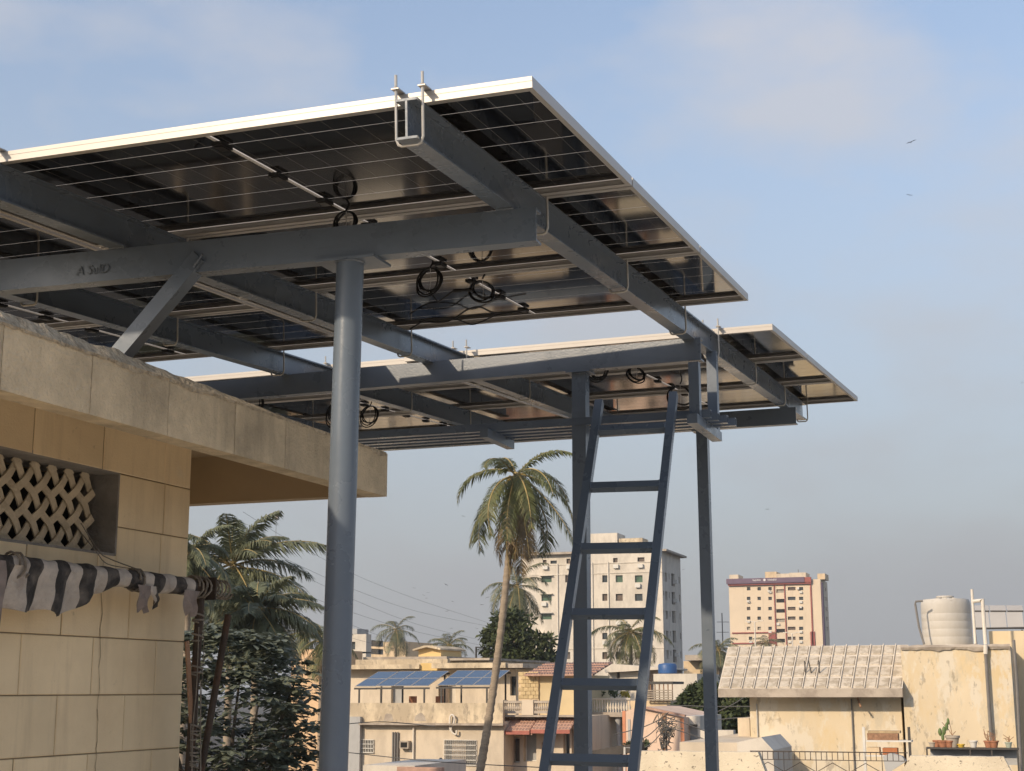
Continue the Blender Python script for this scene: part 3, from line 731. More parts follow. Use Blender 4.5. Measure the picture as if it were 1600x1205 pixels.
# ================================================================ CITY HELPERS
CURT = mat('pale_curtain', (.33, .30, .25), .8, 0, .25, 1.5); CURT2 = mat('dark_curtain', (.10, .085, .075), .7, 0, .3, 1.5)
def face_grid(mb, a0, a1, z0, z1, ops, P, depth):
    """wall face with recessed openings; P(a, z, d) gives a point, d = distance into the wall"""
    A = sorted({a0, a1, *[o[0] for o in ops], *[o[1] for o in ops]}); Z = sorted({z0, z1, *[o[2] for o in ops], *[o[3] for o in ops]})
    A = [a for a in A if a0 <= a <= a1]; Z = [z for z in Z if z0 <= z <= z1]
    for i in range(len(A)-1):
        for j in range(len(Z)-1):
            ca, cz = (A[i]+A[i+1])/2, (Z[j]+Z[j+1])/2
            if any(o[0] < ca < o[1] and o[2] < cz < o[3] for o in ops): continue
            mb.quad(P(A[i], Z[j], 0), P(A[i+1], Z[j], 0), P(A[i+1], Z[j+1], 0), P(A[i], Z[j+1], 0))
    for o in ops:
        a, b, c, d = o[:4]
        mb.quad(P(a, c, 0), P(b, c, 0), P(b, c, depth), P(a, c, depth)); mb.quad(P(a, d, depth), P(b, d, depth), P(b, d, 0), P(a, d, 0))
        mb.quad(P(a, c, depth), P(a, d, depth), P(a, d, 0), P(a, c, 0)); mb.quad(P(b, c, 0), P(b, d, 0), P(b, d, depth), P(b, c, depth))
def block(name, label, cat, x0, x1, y0, y1, z1, m, ops=(), sops=(), depth=.22, z0=GROUND, frame=None, group=None, parent=None, wall='wall'):
    """building block: front face at y0 with openings ops, +X side with openings sops (each: lo, hi, zlo, zhi, material)"""
    if parent is None:
        root = empty(name, ((x0+x1)/2, y0, z0)); tag(root, label, cat, group)
    else: root = parent
    mb = MB()
    face_grid(mb, x0, x1, z0, z1, ops, lambda a, z, d: (a, y0+d, z), depth)
    face_grid(mb, y0, y1, z0, z1, sops, lambda a, z, d: (x1-d, a, z), depth)
    mb.quad((x1, y1, z0), (x0, y1, z0), (x0, y1, z1), (x1, y1, z1)); mb.quad((x0, y1, z0), (x0, y0, z0), (x0, y0, z1), (x0, y1, z1))
    mb.quad((x0, y0, z1), (x1, y0, z1), (x1, y1, z1), (x0, y1, z1))
    build(wall, mb, m, root)
    for o in ops:
        a, b, c, d, wm = o[:5]
        if y0 > 200 and random.random() < .3: wm = random.choice((WINGLASS, BROWNWIN, CURT, CURT2))
        w = build('window', MB().quad((a, y0+depth, c), (b, y0+depth, c), (b, y0+depth, d), (a, y0+depth, d)), wm, root)
        if y0 > 200 and random.random() < .28 and b-a < 2.6: build('air_conditioner', MB().box(a+.1, a+.95, y0-.45, y0-.01, c-.85, c-.25), WHITEFR, root)
        if frame:
            t = frame[1]; fm = MB(); yy = y0+depth-.05
            fm.box(a, b, yy, yy+.04, c, c+t).box(a, b, yy, yy+.04, d-t, d).box(a, a+t, yy, yy+.04, c+t, d-t).box(b-t, b, yy, yy+.04, c+t, d-t)
            if b-a > .8: fm.box((a+b)/2-t/2, (a+b)/2+t/2, yy, yy+.04, c+t, d-t)
            build('window_frame', fm, frame[0], w)
    for o in sops:
        a, b, c, d, wm = o[:5]
        build('window', MB().quad((x1-depth, a, c), (x1-depth, b, c), (x1-depth, b, d), (x1-depth, a, d)), wm, root)
    return root
def ops_px(Y, rects, m=WINGLASS):
    out = []
    for r in rects:
        u0, u1, v0, v1 = r[:4]; mm = r[4] if len(r) > 4 else m
        p0, p1 = at(u0, (v0+v1)/2, Y), at(u1, (v0+v1)/2, Y)
        out.append((p0.x, p1.x, at((u0+u1)/2, v1, Y).z, at((u0+u1)/2, v0, Y).z, mm))
    return out
def pbox(u0, u1, v0, v1, Y, dy):
    """box whose front face (plane y=Y) covers the pixel rectangle, dy deep"""
    vm, um = (v0+v1)/2, (u0+u1)/2
    return MB().box(at(u0, vm, Y).x, at(u1, vm, Y).x, Y, Y+dy, at(um, v1, Y).z, at(um, v0, Y).z)
def depth_for(u, x, v=1000): return x/at(u, v, 1.0).x

# ================================================================ TALL CREAM APARTMENT BLOCK behind the ladder
Y = 235
rows = [(899, 910), (928, 939), (958, 968), (989, 999), (1019, 1030)]
rects = []
for i, (a, b) in enumerate(rows):
    rects += [(846, 862, a+1, b, GREENGLASS), (883, 891, a, b, BROWNWIN), (941, 949, a, b, BROWNWIN), (962, 973, a, b, GREENGLASS if i == 0 else BROWNWIN), (992, 1004, a, b, GREENGLASS if i < 2 else BROWNWIN)]
rects += [(958, 965, 872, 880, BROWNWIN), (996, 1007, 871, 879, BROWNWIN), (848, 854, 875, 882, BROWNWIN), (860, 870, 876, 881, BROWNWIN), (885, 891, 873, 881, BROWNWIN)]
xl, xr = at(816, 960, Y).x, at(1036, 960, Y).x
y1 = depth_for(1066, xr); dd = y1-Y
sops = []
for (a, b) in rows:
    zl, zh = az(b+1, Y), az(a-2, Y)
    sops += [(Y+dd*.14, Y+dd*.26, zl, zh, WINGLASS), (Y+dd*.03, Y+dd*.07, zl+.6, zh, WINGLASS), (Y+dd*.34, Y+dd*.39, zl+.5, zh, WINGLASS), (Y+dd*.48, Y+dd*.66, zl-.4, zh+.2, WINGLASS), (Y+dd*.88, Y+dd*.94, zl+.3, zh, WINGLASS)]
ztop = az(866, Y)
big = block('apartment_block', 'tall cream apartment block with green windows seen behind the ladder', 'building', xl, xr, Y, y1, ztop, WHITEPL, ops_px(Y, rects), sops, depth=.35)
build('roof_slab', MB().box(xl-.6, at(903, 866, Y).x, Y-.9, y1, ztop, ztop+.35), SLABGREY, big)
build('roof_slab', MB().box(at(1030, 866, Y).x, xr+.9, Y-.5, y1+1.0, ztop+.01, ztop+.33), SLABGREY, big)
build('lift_house', MB().box(at(912, 850, Y).x, at(962, 850, Y).x, Y+1.0, Y+6, ztop+.36, az(834, Y)), WHITEPL, big)
build('stair_head', MB().box(at(964, 850, Y).x, at(1001, 850, Y).x, Y+1.2, Y+5, ztop+.02, az(843, Y)), STAINED, big)
for u0 in (872, 926.5, 951.5):
    build('drain_pipe', MB().tube([(at(u0, 960, Y).x, Y-.12, GROUND+4), (at(u0, 960, Y).x, Y-.12, az(880, Y))], .12, 8), PIPEW, big, True)
for v in (881, 896.5, 1013):
    build('string_course', MB().box(xl-.05, xr+.06, Y-.10, Y-.002, az(v, Y)-.14, az(v, Y)), WHITEPL, big)
for i, (a, b) in enumerate(rows):
    build('window_hood', MB().box(at(844, a, Y).x, at(864, a, Y).x, Y-.55, Y-.003, az(a-.2, Y), az(a-1.2, Y)), GREYPL if i == 2 else WHITEPL, big)
for (u0, v0) in ((1052, 905), (1053, 935), (1052, 1020)):
    yy = Y+dd*.55; build('air_conditioner', MB().box(xr+.01, xr+.7, yy, yy+1.0, az(v0+6, Y), az(v0, Y)), WHITEFR, big)
# ================================================================ FAR APARTMENT BLOCK with purple sign band
Y = 440
rects = []
vr = [920, 935.2, 951, 966, 982, 997.5]
for i, v in enumerate(vr):
    if i < 5: rects += [(1167, 1172.5, v-2.6, v+2.6), (1183.5, 1189, v-2.6, v+2.6), (1200.5, 1206, v-2.6, v+2.6)]
    else: rects += [(1170, 1175.5, v-2.6, v+2.6)]
    rects += [(1231, 1243, v-2.6, v+2.6, BROWNWIN), (1248.5, 1255, v-2.6, v+2.6), (1213, 1226.5, v+.8, v+6.5, DARK)]
xl, xr = at(1140, 960, Y).x, at(1284, 960, Y).x
y1 = depth_for(1296.5, xr); dd = y1-Y
ztop = az(907, Y, 1200)
sops = [(Y+dd*f, Y+dd*(f+.16), az(v+3, Y, 1200), az(v-3, Y, 1200), WINGLASS) for v in vr[:5] for f in (.3, .62)]
far = block('apartment_block', 'distant cream apartment block with purple sign band and maroon strips', 'building', xl, xr, Y, y1, ztop, mat('far_cream', (.66, .55, .41), .9, 0, .05, .2, streak=((.42, .34, .25), .45, .54, .70, .45)), ops_px(Y, rects), sops, depth=.5)
def fx(u, v=960): return at(u, v, Y).x
build('sign_band', MB().box(fx(1136, 908), fx(1257.5, 908), Y-1.2, Y-.01, az(911.5, Y, 1200), az(903.5, Y, 1200)), PURPLE, far)
build('sign_band_end', MB().box(fx(1257.6, 908), fx(1268, 908), Y-1.0, Y-.01, az(911.5, Y, 1200), az(903.8, Y, 1200)), MAROON, far)
build('band_underline', MB().box(fx(1138, 913), fx(1268, 913), Y-.8, Y-.01, az(914, Y, 1200), az(911.6, Y, 1200)), MAROON, far)
SIGNW = mat('sign_white', (.75, .73, .74), .7)
lt = MB(); rnd = random.Random(3)
for (ua, ub) in ((1177, 1190), (1200.5, 1214)):
    u_ = ua
    while u_ < ub:
        w_ = rnd.uniform(.35, .6); h_ = rnd.choice((1.5, 1.7, 2.6)); dn_ = rnd.choice((0, 0, .7))
        lt.box(fx(u_, 906), fx(u_+w_, 906), Y-1.25, Y-1.205, az(907.6+dn_, Y, 1200), az(907.6-h_, Y, 1200)); lt.box(fx(u_, 906), fx(u_+.95, 906), Y-1.25, Y-1.205, az(907.6, Y, 1200), az(907.0, Y, 1200)); u_ += 1.0
build('sign_lettering', lt, SIGNW, far)
build('sign_emblem', MB().tube([(fx(1195.5, 906), Y-1.25, az(906.6, Y, 1200)), (fx(1195.5, 906), Y-1.205, az(906.6, Y, 1200))], .36, 14), SIGNW, far)
for (ua, ub, va, vb) in ((1210.5, 1212, 914, 1010), (1226.7, 1228.2, 914, 1010), (1267.5, 1269.5, 904, 1010), (1143, 1211, 987.6, 989.4), (1143, 1211, 1004, 1006), (1265, 1272, 988, 1010), (1200, 1211, 989.5, 1003.8)):
    build('maroon_strip', MB().box(fx(ua), fx(ub), Y-.35, Y-.012-.003*(ub-ua > 20), az(vb, Y, 1200), az(va, Y, 1200)), MAROON, far)
build('side_strip', MB().box(xr+.01, xr+.4, Y+dd*.02, Y+dd*.22, GROUND, az(912, Y, 1200)), PURPLE, far)
for (ua, ub, va, mm) in ((1138, 1152, 896, CREAM), (1194, 1212, 893, BUFF), (1212, 1232, 896.5, CREAM), (1232, 1258, 895.5, CREAM), (1276, 1288, 898, BUFF)):
    build('roof_room', MB().box(fx(ua, 900), fx(ub, 900), Y+1.5, Y+9, ztop+.01, az(va, Y, 1200)), mm, far)
build('roof_mast', MB().tube([(fx(1245, 895), Y+3, ztop), (fx(1245, 895), Y+3, az(890, Y, 1200))], .12, 6), PIPEG, far)
for (u_, v_) in ((1170, 939), (1203, 924), (1249, 921), (1252, 950)):
    build('air_conditioner', MB().box(fx(u_-1.7), fx(u_+1.7), Y-.7, Y-.01, az(v_+1.5, Y, 1200), az(v_-1.5, Y, 1200)), WHITEFR, far)

# ================================================================ RIGHT-HAND HOUSE: panelled roof, peeling wall
YE, YR, YW = 49.2, 52.3, 50.0
rh = empty('peeling_house', (at(1270, 1078, YW).x, YW, GROUND)); tag(rh, 'house with pale panelled sloping roof and peeling yellow wall at right', 'house')
xe0, xe1 = at(1122, 1082, YE).x, at(1410, 1082, YE).x
xr0, xr1 = at(1137.5, 1010, YR).x, at(1410, 1010, YR).x
ze, zr = az(1075.5, YE, 1270), az(1008.5, YR, 1270)
build('fascia_beam', MB().box(xe0, xe1, YE, YE+.30, az(1089.5, YE, 1270), ze-.005), SLABGREY, rh)
xr1 = xe1
def rp(s, t, off=0.0):
    nz = Vector((0, -(zr-ze), (YR-YE))).normalized()
    e = Vector((xe0+(xe1-xe0)*s, YE, ze)); r_ = Vector((xr0+(xr1-xr0)*s, YR, zr)); return e+(r_-e)*t+nz*off
build('roof_deck', MB().quad(rp(0, 0, -.02), rp(1, 0, -.02), rp(1, 1, -.02), rp(0, 1, -.02)), FIBRERIB, rh)
NC, NR = 15, 4
for i in range(NC):
    for j in range(NR):
        s0, s1 = i/NC+.006, (i+1)/NC-.006; t0, t1 = j/NR+.02, (j+1)/NR-.02
        b = MB(); tp = .012; ins = .003
        q0 = [rp(s0, t0, -.015), rp(s1, t0, -.015), rp(s1, t1, -.015), rp(s0, t1, -.015)]
        q1 = [rp(s0+ins, t0+ins*3, tp), rp(s1-ins, t0+ins*3, tp), rp(s1-ins, t1-ins*3, tp), rp(s0+ins, t1-ins*3, tp)]
        i0 = 0; b.v = [tuple(p) for p in q0+q1]; b.f = [(4,5,6,7),(0,1,5,4),(1,2,6,5),(2,3,7,6),(3,0,4,7)]
        build('roof_panel', b, FIBRE, rh)
for i in range(1, NC):
    s = i/NC; b = MB(); p, q = rp(s, 0, .0), rp(s, 1, .0); b.bar(p, q, -.013, .013, -.015, .03, up=(0, -.3, 1)); build('roof_rib', b, FIBRERIB, rh)
build('wall', MB().box(at(1172, 1120, YW).x, at(1409, 1120, YW).x, YW, YW+6, GROUND, ze-.12), YELLOWPL, rh)
zt_ = az(1010, YW-.25, 1500)
xb0, xb1 = at(1411, 1080, YW-.25).x, at(1583, 1080, YW-.25).x
build('tower_wall', MB().box(xb0, xb1, YW-.25, YW+7.5, GROUND, zt_), YELLOWPL, rh)
# broken coping along the top of the tower wall
b = MB(); n = 46
for i in range(n+1):
    x = xb0+(xb1-xb0)*i/n; d = .10+.14*max(0, mnoise.noise((x*1.7, 3, 0)))+.05*mnoise.noise((x*6, 1, 0)); h = .05+.04*mnoise.noise((x*3, 8, 2))
    b.v += [(x, YW-.30-.03*mnoise.noise((x*5, 2, 0)), zt_-d), (x, YW-.33, zt_-.02), (x, YW-.27, zt_+h), (x, YW+.05, zt_+h*.8)]
for i in range(n):
    for j in range(3): b.f.append((4*i+j, 4*i+4+j, 4*i+5+j, 4*i+1+j))
build('broken_coping', b, SLABGREY, rh)
for (u0, v0, v1, m_, r_) in ((1331.5, 1092, 1205, PIPEG, .025), (1183, 1100, 1160, GREYPL, .02)):
    x = at(u0, 1120, YW-.05).x; build('drain_pipe', MB().tube([(x, YW-.05, az(v1+20, YW, 1330)), (x, YW-.05, az(v0, YW, 1330))], r_, 7), m_, rh, True)
build('roof_spout', MB().tube([at(1340, 1091, YW-.2), at(1345, 1105, YW-.6)], .03, 6), WOODB, rh)
for (ua, va, ub, vb) in ((1257, 1033, 1259, 1057), (1263, 1032, 1270, 1062), (1279, 1032, 1281, 1058), (1268, 1055, 1272, 1072)):
    build('rebar_stub', MB().tube([at(ub, vb, YE+1.0), at(ua, va, YE+1.05)], .022, 5), DARKFR, rh)
build('low_wing', MB().box(at(1153, 1140, YW+1).x, at(1172, 1140, YW+1).x-.01, YW+1, YW+5, GROUND, az(1122, YW+1, 1160)), CREAM, rh)
# downpipe on the tower: white above, dark below
p_top, p_mid, p_bot = at(1535, 934, YW+1.5), at(1540, 1022, YW-.4), at(1549, 1160, YW-.4)
build('riser_pipe', MB().tube([at(1540, 1008, YW-.40), p_mid], .07, 8), PIPEW, rh, True)
build('riser_pipe', MB().tube([p_mid, p_bot], .05, 8), PIPEG, rh, True)
# water tank
tc_ = at(1481, 1008, 52.6); hz = az(935, 52.6, 1481)-zt_; hz = hz-.02
rt = (at(1520.5, 970, 52.6).x-at(1442, 970, 52.6).x)/2
tk = empty('water_tank', (tc_.x, 52.6, zt_)); tag(tk, 'ribbed pale plastic water tank on the peeling house roof', 'water tank')
prof = [(rt*.97, 0), (rt, .04)]
for k in range(5):
    z_ = .10+k*hz*.155; prof += [(rt, z_), (rt*.994, z_+.015), (rt*.994, z_+.03), (rt, z_+.045)]
prof += [(rt, hz*.87), (rt*.985, hz*.93), (rt*.93, hz*.985), (rt*.60, hz*.995)]
build('tank_body', MB().lathe(prof, (tc_.x, 52.6, zt_), 36), TANKM, tk, True)
build('tank_lid', MB().lathe([(rt*.34, hz*.98), (rt*.34, hz*1.03), (rt*.36, hz*1.03), (rt*.36, hz*1.055), (rt*.30, hz*1.065)], (tc_.x, 52.6, zt_), 24), TANKM, tk, True)
for k in range(8):
    a = k*math.pi/4+.3; c, s = math.cos(a), math.sin(a); P0 = Vector((tc_.x, 52.6, zt_))
    b = MB().poly([P0+Vector((c*rt*.34, s*rt*.34, hz*1.02)), P0+Vector((c*rt*.95-s*.03, s*rt*.95+c*.03, hz*.93)), P0+Vector((c*rt*.985, s*rt*.985, hz*.80)), P0+Vector((c*rt*.95+s*.03, s*rt*.95-c*.03, hz*.93))])
    b.bar(P0+Vector((c*rt*.34, s*rt*.34, hz*1.005)), P0+Vector((c*rt*.97, s*rt*.97, hz*.93)), -.04, .04, -.05, .03); build('tank_rib', b, TANKM, tk)
for (nm, pts, r_, m_, lb) in (
    ('overflow_pipe', [(1442, 939), (1431, 940), (1430, 944), (1436, 980), (1444, 1007)], .035, PIPEG, 'thin overflow pipe bent down the left side of the tank'),
    ('vent_pipe', [(1518.5, 921), (1521, 960), (1524, 1006)], .045, PIPEW, 'taller white vent pipe standing right of the tank'),
    ('supply_pipe', [(1519.5, 940), (1531, 938.5), (1535, 936), (1538, 980), (1540, 1007)], .06, PIPEW, 'white supply pipe looping from tank down over the wall')):
    tag(build(nm, MB().tube([at(u_, v_, 51.4 if nm != 'supply_pipe' else 50.6) for u_, v_ in pts], r_, 8), m_, None, True), lb, 'pipe')
# yellow block and rooftop panels at the right edge
yb = block('yellow_block', 'plain yellow rendered block at the right edge behind the peeling wall', 'building', at(1548, 1050, 53).x, at(1680, 1050, 53).x, 53.6, 64, az(986, 53.6, 1570), mat('warm_yellow', (.64, .53, .36), .92, 0, .08, .4, ((.6, .42, .2), .8, .5, .7, .4)))
for k in range(3):
    ua, ub = 1519+k*26.5, 1544+k*26.5
    for j, (va, vb) in enumerate(((946, 955.5), (956.5, 982))):
        Yp = 66.4-.5*j
        p = [at(ua+(2 if j == 0 else 3), vb, Yp), at(ub+(2 if j == 0 else 3), vb, Yp), at(ub, va, Yp+.35), at(ua, va, Yp+.35)]
        r_ = empty('solar_panel', ((p[0]+p[1])/2).to_tuple()); tag(r_, f"grey backed solar panel over the yellow block, {'upper' if j == 0 else 'lower'} rank, {('left', 'middle', 'right')[k]}", 'solar panel', 'panels at the right edge')
        nn = (p[1]-p[0]).cross(p[3]-p[0]).normalized()*.04
        b = MB(); b.v = [tuple(q) for q in p]+[tuple(q-nn) for q in p]; b.f = [(0,1,2,3),(7,6,5,4),(0,4,5,1),(1,5,6,2),(2,6,7,3),(3,7,4,0)]
        build('backsheet', b, mat('backsheet_grey', (.36, .35, .34), .6, 0, .06, 1), r_)
        b = MB().bar(p[0]-nn*-.3, p[1]+nn*.3, -.02, .05, -.03, .03); build('panel_frame', b, DARKFR, r_)
st = empty('panel_stand', at(1560, 1000, 66).to_tuple()); tag(st, 'dark post stand under the panels at the right edge', 'stand')
build('post', MB().tube([at(1523, 984, 65.8), at(1526, 1012, 65.8)], .05, 6), DARKFR, st); build('post', MB().tube([at(1597, 984, 65.8), at(1597, 1012, 65.8)], .05, 6), DARKFR, st)
build('rail', MB().tube([at(1520, 982.5, 65.8), at(1604, 981, 65.8)], .045, 6), DARKFR, st)
tag(build('wall_pipe', MB().tube([at(1584, 1000, 49.4), at(1589, 1070, 49.4), at(1596, 1215, 49.4)], .045, 7), PIPEG, None, True), 'dark pipe up the right end of the peeling wall', 'pipe')
# ---- plant shelf with pots
YS = 47.5
sh = empty('plant_shelf', at(1520, 1205, YS).to_tuple()); tag(sh, 'dark metal shelf table holding the row of flower pots', 'shelf')
zs_ = az(1168, YS, 1520)
build('shelf_top', MB().box(at(1448, 1168, YS).x, at(1592, 1168, YS).x, YS-.25, YS+.25, zs_-.05, zs_), DARKFR, sh)
for u_ in (1450, 1517.5, 1551, 1591): build('leg', MB().box(at(u_-1.2, 1190, YS).x, at(u_+1.2, 1190, YS).x, YS-.22, YS-.16, zs_-2.6, zs_-.051), DARKFR, sh)
build('back_panel', MB().box(at(1453, 1180, YS).x, at(1590, 1180, YS).x, YS+.20, YS+.24, zs_-.5, zs_-.06), GREYPL, sh)
pots = [(1474, .16, .20, TERRA, 'cactus', 'terracotta pot holding a green prickly pear cactus'), (1489, .20, .34, SLABGREY, 'twig', 'tall grey pot with bare leaning twigs'), (1484, .13, .20, TERRA, None, 'small empty terracotta pot in front of the grey pot'),
        (1464, .12, .20, TERRA, None, 'dark terracotta pot left of the cactus pot'), (1457, .11, .14, SLABGREY, None, 'squat greyish pot at the left end of the shelf'), (1502, .11, .10, mat('yellow_bowl', (.6, .40, .06), .5), None, 'small bright yellow bowl on the shelf'),
        (1545, .14, .20, TERRA, 'dry', 'terracotta pot with dry stalks beside the downpipe'), (1553, .14, .20, TERRA, 'dry', 'terracotta pot with reddish seedlings right of the downpipe'), (1521, .12, .20, WHITEFR, None, 'plain white pot at the middle of the shelf'), (1576, .10, .16, mat('pale_green_pot', (.40, .44, .36), .7), 'dry', 'pale green pot near the right end of the shelf')]
for (u_, r_, h_, m_, pl, lb) in pots:
    x = at(u_, 1165, YS).x; yy = YS+random.uniform(-.1, .06); o = empty('flower_pot', (x, yy, zs_)); tag(o, lb, 'flower pot', 'pots on the shelf')
    build('pot', MB().lathe([(r_*.68, 0), (r_*.95, h_*.8), (r_*1.08, h_*.8), (r_*1.08, h_), (r_*.9, h_), (r_*.85, h_*.9)], (0, 0, 0), 16), m_, o, True, local=True)
    if pl == 'cactus':
        b = MB()
        for (dx, dz, sx, sz) in ((0, .10, .05, .13), (-.07, .24, .06, .12), (.05, .28, .06, .13), (.13, .40, .05, .12), (.18, .55, .045, .10)):
            b.lathe([(.01, -sz), (sx*.8, -sz*.5), (sx, 0), (sx*.8, sz*.6), (.01, sz)], (dx, 0, h_+dz), 8)
        build('cactus_pads', b, mat('cactus', (.12, .17, .06), .7), o, True, local=True)
    elif pl == 'twig':
        for (dx, dz) in ((-.22, .30), (-.10, .52), (.10, .12), (-.28, .38)): build('twig', MB().tube([(0, 0, h_), (dx*.4, 0, h_+dz*.5), (dx, .02, h_+dz)], .010, 5), WOODB, o, local=True)
    elif pl == 'dry':
        rr = random.Random(u_)
        for k in range(6): build('twig', MB().tube([(0, 0, h_*.8), (rr.uniform(-.1, .1), 0, h_+rr.uniform(.05, .2)), (rr.uniform(-.18, .18), 0, h_+rr.uniform(.1, .34))], .009, 5), WOODB, o, local=True)
# ---- junk rack
rk = empty('junk_rack', at(1385, 1205, 44).to_tuple()); tag(rk, 'makeshift rack stacked with orange boards and tubs', 'rack')
for u_ in (1351, 1422): build('upright', pbox(u_-2, u_+2, 1136, 1225, 44, .09), WHITEFR if u_ < 1400 else DARKFR, rk)
for v_ in (1157, 1180): build('shelf_board', pbox(1353, 1424 if v_ < 1170 else 1400, v_, v_+2.5, 43.95, .6), WHITEFR, rk)
for (ua, ub, va, vb, m_, lb) in ((1355, 1403, 1146, 1156.6, WOODB, 'orange timber board on the top shelf of the junk rack'), (1356, 1406, 1142, 1145.8, mat('pale_wood', (.42, .31, .18), .8, 0, .3, 6), 'pale timber plank lying over the orange board'), (1355, 1374, 1168, 1179.6, BUFF, 'tan tub on the lower shelf of the junk rack'), (1379, 1402, 1169, 1179.6, mat('orange_board', (.40, .15, .06), .8, 0, .25, 6), 'deep orange board on the lower shelf of the junk rack')):
    tag(build('stored_board', pbox(ua, ub, va, vb, 44.05, .4), m_, None), lb, 'board', 'things on the junk rack')
b = MB().prism([(at(1384, 1195, 43.5).x, az(1210, 43.5, 1400)), (at(1416, 1195, 43.5).x, az(1190, 43.5, 1400)), (at(1410, 1195, 43.5).x, az(1182, 43.5, 1400)), (at(1392, 1195, 43.5).x, az(1177, 43.5, 1400)), (at(1380, 1195, 43.5).x, az(1182, 43.5, 1400))], 'y', 43.5, 43.9)
tag(build('grey_tarpaulin', b, GREYPL, None), 'grey tarpaulin heap right of the rack foot', 'tarpaulin')

# ================================================================ OWN PARAPET with iron railing
def hump(ua, ub, vt, slant_l, slant_r, Yp, label):
    zt = az(vt, Yp, (ua+ub)/2); xa, xb = at(ua, vt, Yp).x, at(ub, vt, Yp).x
    n = 24; zb = -1.72
    b = MB(); pr = [(xa-slant_l*(zt-zb), zb)]
    for i in range(n+1):
        t = i/n; pr.append((xa+(xb-xa)*t, zt+.006*mnoise.noise((t*9+ua, 0, 0))))
    pr.append((xb+slant_r*(zt-zb), zb))
    b.prism(pr, 'y', Yp, Yp+.16); tag(build('parapet', b, SPECKLED, None), label, 'parapet', 'low parapet pieces of the next terrace')
hump(996, 1184, 1174.5, .0, .36, 18.4, 'left hand cream parapet piece with black mould specks')
hump(1422, 1568, 1182, .55, .45, 18.4, 'right hand cream parapet hump with black mould specks below the pots')
IRON = mat('iron_railing', (.055, .042, .034), .7, 0, .3, 10)
rl = empty('iron_railing', at(1265, 1240, 18.5).to_tuple()); tag(rl, 'thin rusty iron railing with diamond pattern between the parapet pieces', 'railing')
xa, xb = at(1172, 1175, 18.5).x, at(1418, 1175, 18.5).x; za = az(1174, 18.5, 1265)
build('top_rail', MB().box(xa, xb, 18.49, 18.51, za-.012, za), IRON, rl); build('mid_rail', MB().box(xa, xb, 18.492, 18.508, za-.105, za-.097), IRON, rl); build('bottom_rail', MB().box(xa, xb, 18.49, 18.51, za-.62, za-.608), IRON, rl)
k = 0; x = xa+.02
while x < xb:
    build('baluster', MB().box(x-.0035, x+.0035, 18.494, 18.506, za-.097 if k % 6 else za-.607, za-.012), IRON, rl); x += .064; k += 1
x = xa+.02
while x+.384 < xb+.02:
    for s in (1, -1):
        b = MB(); zc_ = za-.24
        b.bar((x, 18.5, zc_), (x+.192, 18.5, zc_+s*.108), -.004, .004, -.004, .004); b.bar((x+.192, 18.5, zc_+s*.108), (x+.384, 18.5, zc_), -.004, .004, -.004, .004); build('diamond', b, IRON, rl)
    x += .384

# ================================================================ CENTRE: parapet house with rooftop panels
Y = 75.0
ops = [(*o,) for o in ops_px(Y, [(565, 584, 1157, 1175, DARK), (695, 744, 1157, 1195, DARK)])]
ch = block('flat_roofed_house', 'cream house with stained parapet and grilled windows below the rooftop panels', 'house', at(541, 1150, Y).x, at(787, 1150, Y).x, Y, Y+14, az(1133, Y, 660), CREAM, ops, depth=.22)
xl, xr = at(541, 1120, Y).x, at(786, 1120, Y).x
zl_, zt_ = az(1133, Y, 660), az(1098.5, Y, 660)
build('ledge', MB().box(at(566, 1130, Y).x, xr+.15, Y-.45, Y+.2, zl_, az(1130, Y, 660)), SLABGREY, ch)
build('parapet', MB().box(xl, xr, Y-.03, Y+.22, az(1130, Y, 660)+.004, zt_), STAINED, ch)
build('terrace_floor', MB().box(xl, xr, Y+.22, Y+14, zl_+.01, zl_+.2), ROOFCEM, ch)
for (ua, ub) in ((600, 615), (648, 666)):
    c = at((ua+ub)/2, 1120, Y); w_ = (at(ub, 1120, Y).x-at(ua, 1120, Y).x)/2
    pr = [(c.x+w_*math.cos(t*math.pi/8)*(1+.12*math.sin(t*3+ua)), Y-.04, az(1127, Y, 660)+.42*math.sin(t*math.pi/8)*1.0*(1+.1*math.sin(t*2+ua))) for t in range(9)]
    b = MB().poly([(p[0], Y-.036, p[2]) for p in pr]); build('bare_patch', b, SLABGREY, ch)
def grille(root, u0, u1, v0, v1, Yg, nv, nh):
    o = ops_px(Yg, [(u0, u1, v0, v1)])[0]; b = MB()
    for i in range(nv+1):
        x = o[0]+(o[1]-o[0])*i/nv; b.box(x-.013, x+.013, Yg-.07, Yg-.04, o[2], o[3])
    for i in range(nh+1):
        z = o[2]+(o[3]-o[2])*i/nh; b.box(o[0], o[1], Yg-.10, Yg-.071, z-.018, z+.018)
    build('window_grille', b, WHITEFR, root)
grille(ch, 564.5, 584.5, 1156, 1176, Y, 8, 3); grille(ch, 694.5, 744.5, 1156.5, 1195.5, Y, 16, 5)
def curtain(root, u0, u1, v0, v1, Yc):
    o = ops_px(Yc, [(u0, u1, v0, v1)])[0]; b = MB(); n = 16
    for i in range(n+1):
        x = o[0]+(o[1]-o[0])*i/n; b.v += [(x, Yc+.17+.02*(i % 2), o[2]), (x, Yc+.17+.02*(i % 2), o[3])]
    b.f = [(2*i, 2*i+2, 2*i+3, 2*i+1) for i in range(n)]; build('curtain', b, mat('curtain', (.30, .24, .18), .9, 0, .3, 2), root)
curtain(ch, 704, 726, 1158, 1194, Y)
b = pbox(624, 638, 1158, 1170, Y-.35, .34); build('vent_box', b, SLABGREY, ch); build('vent_hole', pbox(626, 636, 1160, 1168, Y-.36, .008), DARK, ch)
